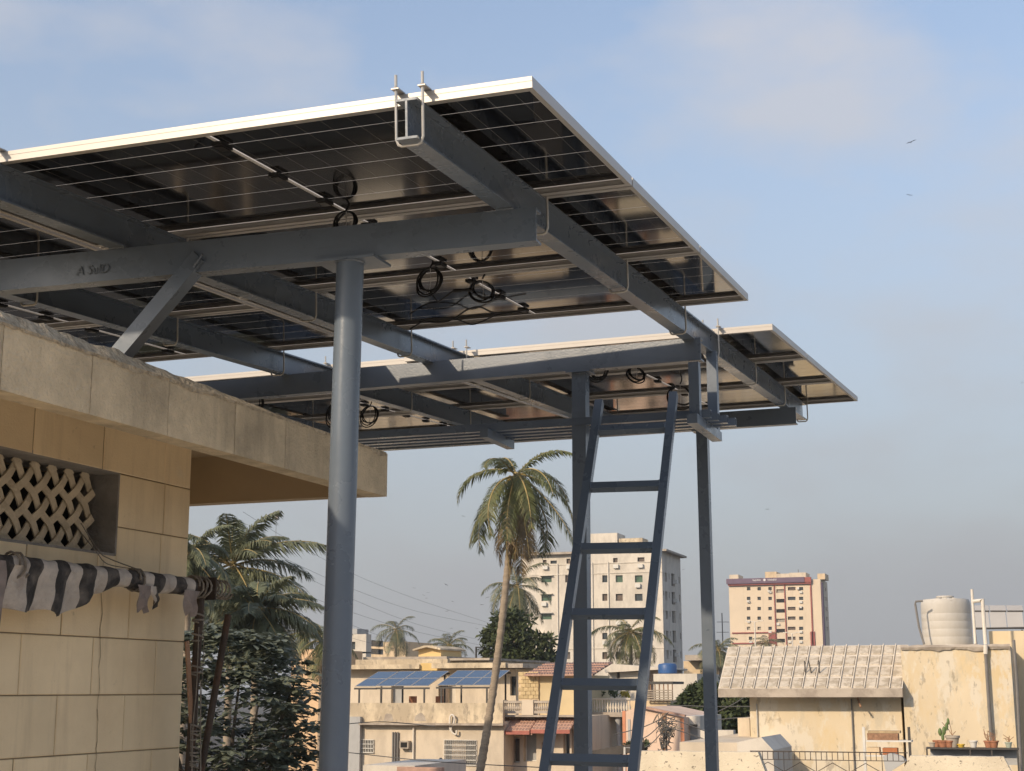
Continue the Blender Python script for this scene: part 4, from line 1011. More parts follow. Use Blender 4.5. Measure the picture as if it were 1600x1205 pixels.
for (u_, r_) in ((615, .045), (618.5, .05), (622.5, .045), (647, .05)): build('drain_pipe', MB().tube([(at(u_, 1160, Y).x, Y-.1, az(1194, Y, 640)), (at(u_, 1160, Y).x, Y-.1, az(1136 if u_ > 640 else 1144, Y, 640))], r_, 7), PIPEG if u_ != 647 else PIPEW, ch, True)
b = MB().tube(smooth_path([at(u_, v_, Y-.2) for u_, v_ in ((704, 1143), (703, 1135), (703, 1122), (706, 1117), (710, 1121), (709, 1130), (705, 1139), (708, 1146), (713, 1147), (713.5, 1141))]), .05, 7)
tag(build('bent_pipe', b, PIPEW, None, True), 'pale hooked vent pipe bent over the parapet', 'pipe')
b = MB().tube(smooth_path([at(u_, v_, 66) for u_, v_ in ((691, 1215), (691, 1198), (692, 1190), (689, 1185), (686, 1188), (685.5, 1191))]), .035, 7)
tag(build('bent_pipe', b, PIPEG, None, True), 'small dark hooked pipe below the big grilled window', 'pipe')
# grey blue extension at the left
block('grey_extension', 'plain grey rendered extension left of the cream house', 'house', at(520, 1160, 74.7).x, at(562, 1160, 74.7).x, 74.7, 74.96, az(1120, 74.7, 550), GREYPL)
# upper storey set back
Y2 = 84.0
us = block('upper_storey', 'set back upper storey with yellow cornice behind the rooftop panels', 'house', at(525, 1070, Y2).x, at(806, 1070, Y2).x, Y2, Y2+8, az(1046, Y2, 660), CREAM, ops_px(Y2, [(611, 628, 1072, 1104, GREYPL), (685, 700, 1070, 1104, BROWNWIN), (700, 712, 1068, 1104, WHITEPL), (797, 807, 1057, 1087, WINGLASS)]), depth=.3)
build('cornice', MB().box(at(535, 1043, Y2).x, at(664, 1043, Y2).x, Y2-.9, Y2+7, az(1046, Y2, 600)+.005, az(1039, Y2, 600)), STAINED, us)
build('cornice_trim', MB().box(at(664.2, 1043, Y2).x, at(690, 1043, Y2).x, Y2-.7, Y2+7, az(1048, Y2, 676), az(1036.5, Y2, 676)), mat('ochre_trim', (.62, .44, .18), .85, 0, .15, 1), us)
build('porch_slab', MB().box(at(690.2, 1042, Y2).x, at(804, 1042, Y2).x, Y2-1.6, Y2+7, az(1044.5, Y2, 745), az(1036.5, Y2, 745)), STAINED, us)
build('slab_overhang', MB().box(at(804.2, 1040, Y2).x, at(829, 1040, Y2).x, Y2-1.4, Y2+3, az(1044, Y2, 815), az(1037.5, Y2, 815)), SLABGREY, us)
build('roof_parapet', MB().box(at(545, 1034, Y2+6).x, at(690, 1034, Y2+6).x, Y2+7.01, Y2+7.4, az(1040, Y2+6, 600), az(1030, Y2+6, 600)), STAINED, us)
for (u_, v_) in ((643, 1088), (684.5, 1088)):
    tag(build('brick_pier', pbox(u_-4, u_+4, v_, 1101, 79, .4), TERRA, None), 'short terracotta pier under the rooftop panels, ' + ('left' if u_ < 660 else 'right') + ' one', 'pier')
# rooftop panels, two ranks, three blocks
def roof_array(ub0, ncol, Yf, vb, title, w_=1.0, sl=1.55, tilt=R(15), base=1099):
    p0 = at(ub0, vb, Yf); ex = Vector((1, 0, 0)); es = Vector((0, math.cos(tilt), math.sin(tilt))); en = ex.cross(es)
    for j in range(2):
        for i in range(ncol):
            o = p0+ex*(i*(w_+.02))+es*(j*(sl+.03)); r_ = empty('solar_panel', o.to_tuple())
            tag(r_, f"{['lower', 'upper'][j]} blue panel, {['first', 'second', 'third', 'fourth'][i]} from left, in the {title} block on the cream house", 'solar panel', 'panels on the cream house roof')
            me = MB(); f = MB()
            def pb(a0, a1, s0, s1, n0, n1):
                bb = MB(); c = []
                for nn in (n0, n1):
                    for (a, s) in ((a0, s0), (a1, s0), (a1, s1), (a0, s1)): bb.v.append(tuple(o+ex*a+es*s+en*nn))
                bb.f = [(0,3,2,1),(4,5,6,7),(0,1,5,4),(1,2,6,5),(2,3,7,6),(3,0,4,7)]; return bb
            build('cell_glass', pb(.03, w_-.03, .03, sl-.03, .012, .03), FARPANEL, r_)
            f = MB()
            for q in ((0, w_, 0, .03), (0, w_, sl-.03, sl), (0, .03, .03, sl-.03), (w_-.03, w_, .03, sl-.03)):
                t = pb(*q, 0, .035); n0 = len(f.v); f.v += t.v; f.f += [tuple(k+n0 for k in ff) for ff in t.f]
            build('frame', f, ALU, r_)
    st_ = empty('panel_stand', (p0.x, Yf, az(1099, Yf))); tag(st_, f'dark steel stand under the {title} block of roof panels', 'stand', 'stands on the cream house roof')
    xe = p0.x+ncol*(w_+.02); zb = zl_+.2
    build('front_rail', MB().box(p0.x-.05, xe+.05, Yf-.04, Yf+.04, p0.z-.16, p0.z-.06), DARKFR, st_)
    zbk = p0.z+2*sl*math.sin(tilt); build('rear_rail', MB().box(p0.x-.05, xe+.05, Yf+2*sl*math.cos(tilt)-.08, Yf+2*sl*math.cos(tilt), zbk-.16, zbk-.06), DARKFR, st_)
    for x in ((p0.x+.25, xe-.25) if ncol > 1 else (p0.x+.25,)):
        build('post', MB().box(x-.045, x+.045, Yf-.03, Yf+.03, zb, p0.z-.161), DARKFR, st_)
        build('post', MB().box(x-.045, x+.045, Yf+2*sl*math.cos(tilt)-.07, Yf+2*sl*math.cos(tilt)-.01, zb, zbk-.161), DARKFR, st_)
        build('knee_brace', MB().bar((x, Yf, p0.z-.17), (x+.35, Yf+.02, p0.z-.75) if False else (x, Yf+.5, p0.z-.10), -.02, .02, -.02, .02), DARKFR, st_)
roof_array(555, 1, 76.3, 1073, 'left', 1.25)
roof_array(589, 3, 76.3, 1072.5, 'middle', 1.0)
roof_array(683, 3, 76.3, 1071.5, 'right', 1.02)
# tile clad panel, yellow wall and red roof
Y3 = 78.0
tw = empty('tile_clad_wall', (at(826, 1070, Y3).x, Y3, GROUND)); tag(tw, 'small tan block clad wall beside the red tiled roof', 'wall')
o = ops_px(Y3, [(810, 841.5, 1050, 1092)])[0]
build('core', MB().box(o[0], o[1], Y3+.02, Y3+2.5, GROUND, o[3]), BUFF, tw)
for j in range(7):
    for i in range(4):
        xa = o[0]+(o[1]-o[0])*((i+(.5 if j % 2 else 0))/4); xb = min(xa+(o[1]-o[0])/4-.02, o[1]); zz = o[2]+(o[3]-o[2])*j/7
        if xb-xa > .05: build('block', MB().box(xa, xb, Y3-.03+.015*random.random(), Y3+.019, zz+.01, zz+(o[3]-o[2])/7-.01), mat('tan_block', (.52, .40, .22), .85, 0, .3, 2), tw)
yw = block('yellow_wall', 'plain yellow wall under the red tiled roof', 'wall', at(842, 1070, Y3).x, at(905, 1070, Y3).x, Y3+.1, Y3+6, az(1055, Y3, 870), mat('mustard_plaster', (.56, .45, .27), .9, 0, .12, .6))
rt_ = empty('tiled_roof', at(870, 1055, Y3).to_tuple()); tag(rt_, 'low red clay tiled roof behind the ladder rail', 'roof')
xa, xb = at(823, 1050, Y3).x, at(930, 1050, Y3).x; za, zb = az(1056, Y3-.5, 870), az(1037, Y3+3.4, 870)
n = 26
for i in range(n):
    for j in range(5):
        x0_ = xa+(xb-xa)*i/n; x1_ = xa+(xb-xa)*(i+1)/n; t0, t1 = j/5, (j+1)/5+.02
        P = lambda x, t, o_: (x, Y3-.5+3.9*t, za+(zb-za)*t+o_)
        b = MB(); b.v = [P(x0_, t0, .07), P((x0_+x1_)/2, t0, .13), P(x1_, t0, .07), P(x0_, t1, .0), P((x0_+x1_)/2, t1, .06), P(x1_, t1, .0), P(x0_, t0, 0), P(x1_, t0, 0)]
        b.f = [(0, 1, 4, 3), (1, 2, 5, 4), (6, 7, 2, 1, 0)]; build('roof_tile', b, REDTILE, rt_)
build('roof_deck', MB().quad((xa, Y3-.5, za-.02), (xb, Y3-.5, za-.02), (xb, Y3+3.4, zb-.02), (xa, Y3+3.4, zb-.02)), REDTILE, rt_)
# recessed front with awnings and balustrades (right of the cream house)
Y4 = 76.5
rf = block('balcony_house', 'shaded house front with red awnings and grey balustrades', 'house', at(787.5, 1160, Y4).x, at(925, 1160, Y4).x, Y4, Y4+6, az(1118, Y4, 850), CREAM,
           ops_px(Y4, [(796, 812, 1153, 1192, BROWNWIN), (818, 838, 1143, 1190, GREYPL), (880, 890, 1140, 1180, WINGLASS), (893, 903, 1140, 1180, WINGLASS), (846, 858, 1160, 1195, BROWNWIN)]), depth=.4, frame=(WHITEFR, .06))
for (ua, ub, va, vb) in ((788, 816, 1095, 1115), (835, 866, 1095, 1115)):
    o = ops_px(Y4-.6, [(ua, ub, va, vb)])[0]
    b = MB().box(o[0], o[1], Y4-.7, Y4-.5, o[2], o[2]+.14).box(o[0], o[1], Y4-.7, Y4-.5, o[3]-.12, o[3])
    n = 9
    for i in range(n):
        x = o[0]+(o[1]-o[0])*(i+.5)/n; b.lathe([(.03, o[2]+.14), (.075, o[2]+.26), (.03, o[2]+.42), (.045, o[3]-.12)], (x, Y4-.6, 0), 8)
    build('balustrade', b, SLABGREY, rf)
for (ua, ub) in ((816.5, 834.5), (780, 787.5)):
    o = ops_px(Y4-.6, [(ua, ub, 1094, 1118)])[0]; build('balcony_pier', MB().box(o[0], o[1], Y4-.75, Y4-.002, o[2], o[3]), CREAM, rf)
build('balcony_slab', MB().box(at(787.5, 1117, Y4).x, at(925, 1117, Y4).x, Y4-.75, Y4-.002, az(1120, Y4, 850), az(1117.2, Y4, 850)-.0), SLABGREY, rf)
def awning(ua, ub, va, vb, label):
    root = empty('tiled_awning', at((ua+ub)/2, vb, Y4-1).to_tuple()); tag(root, label, 'awning', 'red tiled awnings')
    xa, xb = at(ua, va, Y4).x, at(ub, va, Y4).x; z1, z0 = az(va, Y4, 840), az(vb, Y4-1.2, 840)
    P = lambda x, t, o_: (x, Y4-.05-1.25*t, z1+(z0-z1)*t+o_)
    n = 12
    for i in range(n):
        for j in range(4):
            x0_, x1_ = xa+(xb-xa)*i/n, xa+(xb-xa)*(i+1)/n; t0, t1 = j/4, (j+1)/4+.03
            b = MB(); b.v = [P(x0_, t1, .06), P((x0_+x1_)/2, t1, .11), P(x1_, t1, .06), P(x0_, t0, .01), P((x0_+x1_)/2, t0, .06), P(x1_, t0, .01), P(x0_, t1, 0), P(x1_, t1, 0)]
            b.f = [(0, 1, 4, 3), (1, 2, 5, 4), (6, 7, 2, 1, 0)]; build('awning_tile', b, REDTILE, root)
    build('awning_deck', MB().quad(P(xa, 0, -.02), P(xb, 0, -.02), P(xb, 1, -.02), P(xa, 1, -.02)).box(xa, xa+.06, Y4-1.31, Y4-1.25, z0-.25, z0+.05), REDTILE, root)
    b = MB().poly([P(xa-.02, 0, .06), P(xa-.02, 1.03, .08), P(xa-.02, 1.03, -.2), P(xa-.02, 0, -.2)]); build('awning_edge', b, REDPAINT, root)
    build('front_edge', MB().box(xa, xb, Y4-1.36, Y4-1.32, z0-.16, z0+.03), REDPAINT, root)
awning(783, 840, 1124, 1143, 'red tiled window awning left of the ladder rail'); awning(842, 902, 1123, 1141, 'red tiled window awning crossed by the ladder rail')
# white balustraded terrace on columns
Y5 = 80.0
te = empty('columned_terrace', (at(940, 1120, Y5).x, Y5, GROUND)); tag(te, 'white balustraded terrace carried on round columns', 'terrace')
xa, xb = at(868, 1105, Y5).x, at(986, 1105, Y5).x
build('floor_slab', MB().box(xa, xb+.3, Y5-.3, Y5+5, az(1120, Y5, 930), az(1113, Y5, 930)), SLABGREY, te)
build('top_rail', MB().box(xa, xb, Y5-.1, Y5+.12, az(1093.5, Y5, 930), az(1091, Y5, 930)), WHITEPL, te)
zb_, zt2 = az(1112.8, Y5, 930), az(1093.6, Y5, 930)
n = 28
for i in range(n):
    x = xa+(xb-xa)*(i+.5)/n; hh = zt2-zb_
    build('baluster', MB().lathe([(.05, 0), (.03, hh*.12), (.075, hh*.35), (.03, hh*.7), (.05, hh)], (x, Y5, zb_), 8), WHITEPL, te, True)
for u_ in (934.5, 965.5): build('column', MB().lathe([(.16, 0), (.13, .1), (.12, az(1122, Y5)-GROUND-.3), (.18, az(1122, Y5)-GROUND-.15), (.18, az(1120, Y5)-GROUND)], (at(u_, 1140, Y5).x, Y5+.1, GROUND), 14), GREYPL, te, True)
block('cream_wing', 'cream wall with a shuttered window behind the round columns', 'house', at(905, 1140, 85).x, at(985, 1140, 85).x, 85.1, 90, az(1112, 85, 940)-.1, CREAM, ops_px(85.1, [(938, 952, 1125, 1146, BROWNWIN)]), depth=.3, frame=(WHITEFR, .09))
b = MB()
tr = empty('terrace_plants', at(930, 1092, 83).to_tuple())
tag(tr, 'washing and potted greenery along the white terrace', 'plants')
rnd = random.Random(5)
for k, m_ in enumerate((LEAF_M, mat('blue_cloth', (.06, .12, .16), .9), LEAF_M, mat('yellow_leaves', (.42, .33, .05), .8))):
    b = MB()
    u_c = (935, 893, 958, 977)[k]
    for i in range(60):
        c = at(u_c+rnd.gauss(0, 4), 1084+rnd.uniform(-4, 5), 82.5+rnd.uniform(-.3, .3)); d = Vector((rnd.uniform(-1, 1), rnd.uniform(-1, 1), rnd.uniform(-1, 1)))*.10; e = Vector((rnd.uniform(-1, 1), rnd.uniform(-1, 1), rnd.uniform(-1, 1)))*.10
        b.quad(c-d, c-e, c+d, c+e)
    build('greenery' if m_ is not MATS.get('blue_cloth') else 'washing', b, m_, tr)
# roofs further back
Y6 = 120
h = block('white_lean_to_house', 'white house with a thin sloping roof beneath the leaning palm', 'house', at(950, 1060, Y6).x, at(1010, 1060, Y6).x, Y6, Y6+8, az(1050, Y6, 980), WHITEPL, ops_px(Y6, [(963.5, 968.5, 1050, 1060, BROWNWIN)]), depth=.3)
pr = [(at(948, 1060, Y6).x, az(1042, Y6, 980)), (at(960, 1060, Y6).x, az(1037.5, Y6, 980)), (at(1040, 1060, Y6).x, az(1044, Y6, 980)), (at(1040, 1060, Y6).x, az(1046.5, Y6, 980)), (at(950, 1060, Y6).x, az(1051, Y6, 980))]
build('gable', MB().prism(pr, 'y', Y6-.8, Y6+8), WHITEPL, h)
build('wing_wall', MB().box(at(1010, 1060, Y6).x+.01, at(1031, 1060, Y6).x, Y6+1, Y6+8, GROUND, az(1047, Y6, 1020)), mat('mauve_plaster', (.40, .34, .32), .9, 0, .1, .5), h)
tag(build('blue_water_tank', MB().lathe([(.72, 0), (.74, .15), (.74, .62), (.66, .74), (.3, .80)], (at(1043, 1050, 117).x, 117, az(1052.5, 117, 1043)), 20), BLUETANK, None, True), 'small bright blue water tank on a white roof', 'water tank')
block('white_wall_house', 'low plain white house right of the blue tank', 'house', at(1033, 1060, 118).x, at(1100, 1060, 118).x, 115.5, 124, az(1053, 116, 1060), WHITEPL)
block('tan_flat_house', 'distant tan house with a flat dark eave left of the square post', 'house', at(1068, 1035, 150).x, at(1110, 1035, 150).x, 150, 158, az(1033, 150, 1085), BUFF)
tag(build('flat_eave', MB().box(at(1072, 1028, 149).x, at(1112, 1028, 149).x, 148.5, 159, az(1032.5, 150, 1085), az(1024, 150, 1085)), SLABGREY, None), 'projecting flat roof slab of the distant tan house', 'roof')
# timber pergola on a roof
dk = empty('timber_pergola', at(1027, 1095, 90).to_tuple()); tag(dk, 'weathered timber pergola with slatted fence on a flat roof', 'pergola')
Yd = 90
build('canopy_mat', pbox(1008, 1051, 1065, 1069, Yd, 3), DARKFR, dk)
for i in range(7): build('post', pbox(1009+i*6.8, 1010.2+i*6.8, 1069, 1095, Yd+.05, .1), WOODB, dk)
for i in range(5): build('slat', pbox(1008, 1051, 1078+i*3.6, 1080+i*3.6, Yd-.05, .05), mat('grey_slat', (.33, .28, .22), .9, 0, .3, 3), dk)
block('buff_block', 'buff rendered block carrying the timber pergola', 'house', at(985, 1120, 91).x, at(1052, 1120, 91).x, 90.4, 97, az(1095, 90.4, 1020), BUFF)
# pink gabled house
Yp = 70
ph = empty('pink_house', (at(1030, 1140, Yp).x, Yp, GROUND)); tag(ph, 'pale pink gabled house behind the utility pole', 'house')
pr = [(at(978, 1150, Yp).x, GROUND), (at(978, 1150, Yp).x, az(1112, Yp, 1000)), (at(996, 1150, Yp).x, az(1105, Yp, 1000)), (at(1069, 1150, Yp).x, az(1121, Yp, 1069)), (at(1069, 1150, Yp).x, GROUND)]
build('wall', MB().prism(pr, 'y', Yp, Yp+8), PINKPL, ph)
b = MB(); b.bar((pr[2][0], Yp-.15, pr[2][1]+.02), (pr[3][0]+.1, Yp-.15, pr[3][1]+.02), -.15, .1, 0, .10, up=(0, 0, 1)); build('roof_edge', b, REDTILE, ph)
build('corner_strip', MB().box(pr[3][0]-.16, pr[3][0]+.01, Yp-.02, Yp-.002, GROUND, pr[3][1]-.05), mat('coral', (.58, .25, .14), .85), ph)
build('corner_strip', MB().box(at(973, 1150, Yp).x, at(978, 1150, Yp).x-.004, Yp-.02, Yp+3, GROUND, az(1111, Yp, 980)), MATS['coral'], ph)
build('blank_panel', pbox(1009, 1025, 1124, 1160, Yp-.03, .025), PINKPL, ph)
build('blank_panel', pbox(981, 985, 1124, 1158, Yp-.03, .025), GREYPL, ph)
gh = block('grey_annexe', 'small grey annexe right of the pink house', 'house', at(1069.5, 1145, 71).x, at(1094, 1145, 71).x, 71, 76, az(1119, 71, 1080), WHITEPL, ops_px(71, [(1073, 1090, 1132, 1158, GREYPL)]), depth=.3)
block('white_wall', 'low white boundary wall in front of the mango trees', 'wall', at(1094.5, 1150, 68).x, at(1146, 1150, 68).x, 68, 68.5, az(1141, 68, 1120), WHITEPL)
block('low_roof_house', 'low cream roof slab in front of the pink house', 'house', at(1062, 1170, 45).x, at(1175, 1170, 45).x, 45, 60, az(1160, 45, 1110), CREAM)
b = MB().prism([(at(1152, 1170, 40).x, GROUND), (at(1152, 1170, 40).x, az(1160, 40, 1160)), (at(1190, 1170, 40).x, az(1152, 40, 1190)), (at(1208, 1170, 40).x, az(1172, 40, 1200)), (at(1215, 1170, 40).x, GROUND)], 'y', 40, 43)
tag(build('sloping_wall', b, WHITEPL, None), 'pale wall with sloping shoulders left of the iron railing', 'wall')
b = MB().prism([(at(905, 1190, 52).x, az(1176, 52, 905)), (at(985, 1190, 52).x, az(1163, 52, 985)), (at(985, 1190, 52).x, az(1176, 52, 985)), (at(930, 1190, 52).x, az(1186, 52, 930))], 'y', 52, 54)
tag(build('dark_canopy', b, mat('dark_sheet', (.07, .062, .055), .85, 0, .3, 2), None), 'dark sagging sheet canopy between ladder rails', 'canopy')
b = MB().tube([at(976, 1215, 48), at(976, 1168, 48), at(986, 1169, 48), at(986, 1215, 48)], .035, 6); tag(build('pipe_frame', b, WHITEFR, None), 'bare pale pipe frame beside the left parapet piece', 'frame')
block('white_low_roof', 'whitewashed low roof edge at the bottom below the grilled window', 'house', at(567, 1200, 60).x, at(648, 1200, 60).x, 60, 66, az(1196, 60, 600), WHITEPL)
tag(build('red_low_roof', pbox(620, 690, 1199, 1230, 59.5, .3), REDTILE, None), 'strip of red tiled roof at the bottom edge', 'roof')
# small things on the skyline at left
Y7 = 200
w1 = block('white_flats', 'distant white flats on the skyline right of the round post', 'building', at(535, 1010, Y7).x, at(572, 1010, Y7).x, Y7, depth_for(580, at(572, 1010, Y7).x), az(991, Y7, 560), WHITEPL, ops_px(Y7, [(544, 555, 1003, 1015)]), [(Y7+2, Y7+6, az(1005, Y7), az(995, Y7), WINGLASS), (Y7+2, Y7+6, az(1018, Y7), az(1009, Y7), WINGLASS)], depth=.4)
build('tank_house', pbox(545, 558, 982.5, 990.8, Y7+3, 4), GREYPL, w1)
block('tan_flats', 'distant tan flats behind the small skyline palm', 'building', at(580, 1015, 215).x, at(634, 1015, 215).x, 215, 228, az(1003, 215, 600), BUFF)
block('blue_grey_flats', 'distant blue grey flats beside the yellow roof hut', 'building', at(635, 1020, 220).x, at(652, 1020, 220).x, 220, 228, az(1010, 220, 640), GREYPL, ops_px(220, [(638, 643, 1014, 1020), (638, 643, 1022, 1028)]), depth=.4)
yh = block('roof_hut', 'little yellow hut with a peaked slab on the roofline', 'hut', at(654, 1018, 100).x, at(689, 1018, 100).x, 100, 104, az(1013, 100, 670), mat('hut_yellow', (.74, .53, .25), .9, 0, .06, .5), z0=az(1026, 100, 670))
pr = [(at(649, 1015, 100).x, az(1017, 100, 670)), (at(649, 1015, 100).x, az(1014.5, 100, 670)), (at(667, 1010, 100).x, az(1009, 100, 670)), (at(680, 1010, 100).x, az(1009, 100, 670)), (at(692, 1015, 100).x, az(1013.5, 100, 670)), (at(692, 1015, 100).x, az(1016, 100, 670)), (at(670, 1010, 100).x, az(1011.5, 100, 670))]
build('hut_roof', MB().prism(pr, 'y', 99.5, 104.5), STAINED, yh)
fl = block('flat_slab_house', 'long weathered flat roof behind the yellow cornice', 'house', at(575, 1030, 98).x, at(765, 1030, 98).x, 98, 110, az(1031, 98, 660), STAINED)
build('roof_edge', MB().box(at(573, 1030, 98).x, at(703, 1030, 98).x, 97.4, 111, az(1031, 98, 640)+.004, az(1026.5, 98, 640)), SLABGREY, fl)
build('roof_edge', MB().box(at(703.5, 1030, 98).x, at(768, 1030, 98).x, 97.6, 111, az(1032, 98, 740), az(1028.5, 98, 740)), SLABGREY, fl)
tag(build('pipe_frame', MB().tube([at(744, 1030, 120), at(744, 1011.5, 120), at(757, 1011.5, 120), at(757, 1030, 120)], .09, 6), DARKFR, None), 'square pipe frame on the skyline left of the round tree', 'frame')
lf = empty('roof_pergola', at(556, 1030, 140).to_tuple()); tag(lf, 'small dark roof pergola right of the round post', 'pergola')
build('pergola_top', pbox(540, 567, 1018.5, 1020.5, 140, 2), DARKFR, lf)
for i in range(5): build('post', pbox(543+i*5, 545+i*5, 1020.6, 1031, 140, .2), DARKFR, lf)
block('orange_house', 'orange and cream house corner peeping behind the broad leaved tree', 'house', at(455, 1040, 105).x, at(505, 1040, 105).x, 105, 112, az(1015, 105, 480), mat('peach', (.62, .43, .26), .9, 0, .12, .4))
block('neighbour_house', 'neighbouring house whose flat roof carries the mould specked parapet', 'house', at(985, 1200, 18.3).x, at(1760, 1200, 18.3).x, 18.3, 30, -1.72, CREAM)
# ================================================================ MASTS, LAMPS, WIRES, BIRDS
def lamp(u_, vt, vb, Yl, label):
    o = empty('street_lamp', at(u_, vb, Yl).to_tuple()); tag(o, label, 'street lamp')
    t = at(u_, vt, Yl); build('mast', MB().tube([Vector((t.x, Yl, GROUND)), t], [.18, .09], 8), PIPEW, o, True)
    for s in (-1, 1): build('lamp_arm', MB().tube([t, t+Vector((s*.9, 0, .15))], .05, 6), PIPEW, o); build('lamp_head', MB().box(t.x+s*.9-.35, t.x+s*.9+.35, Yl-.15, Yl+.15, t.z+.1, t.z+.2), PIPEW, o)
lamp(1179, 972, 1012, 210, 'taller pale twin lamp in front of the maroon banded block'); lamp(1237.5, 990, 1012, 210, 'shorter pale twin lamp in front of the maroon banded block')
mo = empty('antenna_mast', at(1129, 1000, 260).to_tuple()); tag(mo, 'thin antenna mast left of the maroon banded block', 'mast')
t = at(1128, 958, 260); build('mast', MB().tube([Vector((t.x, 260, GROUND)), t], .10, 6), PIPEG, mo)
for v_ in (972, 988): build('cross_arm', MB().tube([at(1120, v_, 260), at(1139, v_, 260)], .05, 5), PIPEG, mo)
tm = empty('lattice_mast', at(431, 800, 300).to_tuple()); tag(tm, 'small transmitter on a thin mast above the left palm', 'mast')
build('mast', MB().tube([Vector((at(432, 815, 300).x, 300, GROUND)), at(432, 802, 300)], .05, 6), PIPEG, tm); build('transmitter', pbox(430, 434.5, 803, 812, 299.7, .5), PIPEG, tm)
def wire(pts, label, r=.017, group='power lines in the sky'):
    tag(build('power_line', MB().tube(smooth_path([at(u_, v_, y_) for u_, v_, y_ in pts], 8), r, 5), WIRE, None, True), label, 'wire', group)
WN = ['topmost', 'second', 'third', 'fourth', 'fifth', 'lowest']
for k, vs in enumerate(([(380, 800), (445, 840), (550, 896), (650, 936), (765, 974)], [(400, 850), (460, 880), (550, 920), (650, 955), (765, 979)], [(400, 862), (445, 885), (550, 936), (650, 975), (750, 1000)], [(400, 895), (457, 921), (550, 957), (650, 987), (750, 1008)], [(420, 925), (480, 948), (550, 977), (595, 994), (640, 1008)], [(400, 940), (440, 955), (500, 980), (560, 1000), (640, 1020)])):
    wire([(u_, v_, 130+(u_-380)*.25) for u_, v_ in vs], f'{WN[k]} of the six power lines crossing the sky behind the round post')
up = empty('utility_pole', at(1038, 1165, 62).to_tuple()); tag(up, 'utility pole smothered in tangled wires before the pink house', 'utility pole')
pt_ = at(1038, 1114, 62); build('pole', MB().tube([Vector((pt_.x, 62, GROUND)), pt_], .10, 8), WOODB, up, True)
rnd = random.Random(11)
for k in range(26):
    c = at(1038+rnd.uniform(-6, 10), 1122+rnd.uniform(0, 45), 61.8); ps = [c+Vector((rnd.gauss(0, .16), rnd.gauss(0, .1), rnd.gauss(0, .22))) for _ in range(5)]
    build('wire_tangle', MB().tube(smooth_path(ps, 5), .018, 5), WIRE if k % 3 else ROPE, up, True)
ws = [((1040, 1120), (1090, 1138), (1122, 1150)), ((1040, 1135), (1080, 1148), (1110, 1158)), ((1038, 1126), (1012, 1150), (985, 1160)), ((1037, 1140), (1020, 1160), (1000, 1172)), ((1036, 1122), (1005, 1136), (960, 1148)), ((1120, 1113), (1150, 1098), (1172, 1082)), ((1042, 1102), (1110, 1104), (1175, 1104)), ((1120, 1125), (1150, 1122), (1176, 1122)), ((545, 1176), (680, 1190), (860, 1200)), ((545, 1131), (600, 1128), (680, 1135))]
for k, p in enumerate(ws):
    wire([(u_, v_, 61) for u_, v_ in p], ['thick cable running right from the utility pole', 'second cable right of the utility pole, lower', 'cable slung left from the pole to the ladder', 'short cable dropping steeply left of the pole', 'thin wire from the pole past the columns', 'wire slanting up to the panelled roof eave', 'level wire across the mango tree', 'level wire under the panelled roof', 'service wire across the cream house wall', 'slack wire below the stained parapet'][k], .02, 'local wires')
bird_m = MB()
bird_m.tube([(0, -.28, 0), (0, -.15, .02), (0, .1, .02), (0, .26, 0), (0, .38, -.005)], [.015, .055, .06, .03, .035], 8)
for s in (-1, 1):
    w_ = [(.03, .10, .03), (.35, .13, .12), (.72, .02, .03), (.74, -.06, .02), (.40, -.05, .10), (.03, -.10, .02)]
    bird_m.poly([(s*a, b_, c_) for a, b_, c_ in w_][::s]); bird_m.poly([(s*a, b_, c_+.012) for a, b_, c_ in w_][::-s])
bird_me = bird_m.mesh('bird', BIRD)
birds = [(1424, 222, 200, 'largest dark kite soaring high at upper right'), (1421, 305, 330, 'smaller dark kite gliding below the largest one'), (1557, 740, 700, None), (1597, 598, 560, 'tiny bird at the right edge level with the farther panels'), (1199, 796, 450, 'lone dark bird right of the square post at mid height'), (1068, 890, 600, None)]
birds += [(u_, v_, random.uniform(380, 620), None) for u_, v_ in ((647, 919), (669, 926), (662, 930), (697, 914), (707, 940), (699, 955), (762, 934), (753, 945), (745, 982), (724, 807), (666, 935), (705, 982))]
for k, (u_, v_, y_, lb) in enumerate(birds):
    o = link('bird', bird_me, None, at(u_, v_, y_)); o.rotation_euler = (random.uniform(-.3, .3), R(-22) if k == 0 else random.uniform(-.5, .5), YAW+random.uniform(-.7, .7)*(k > 1))
    tag(o, lb or 'tiny dark bird circling in the hazy sky', 'bird', 'birds in the sky')

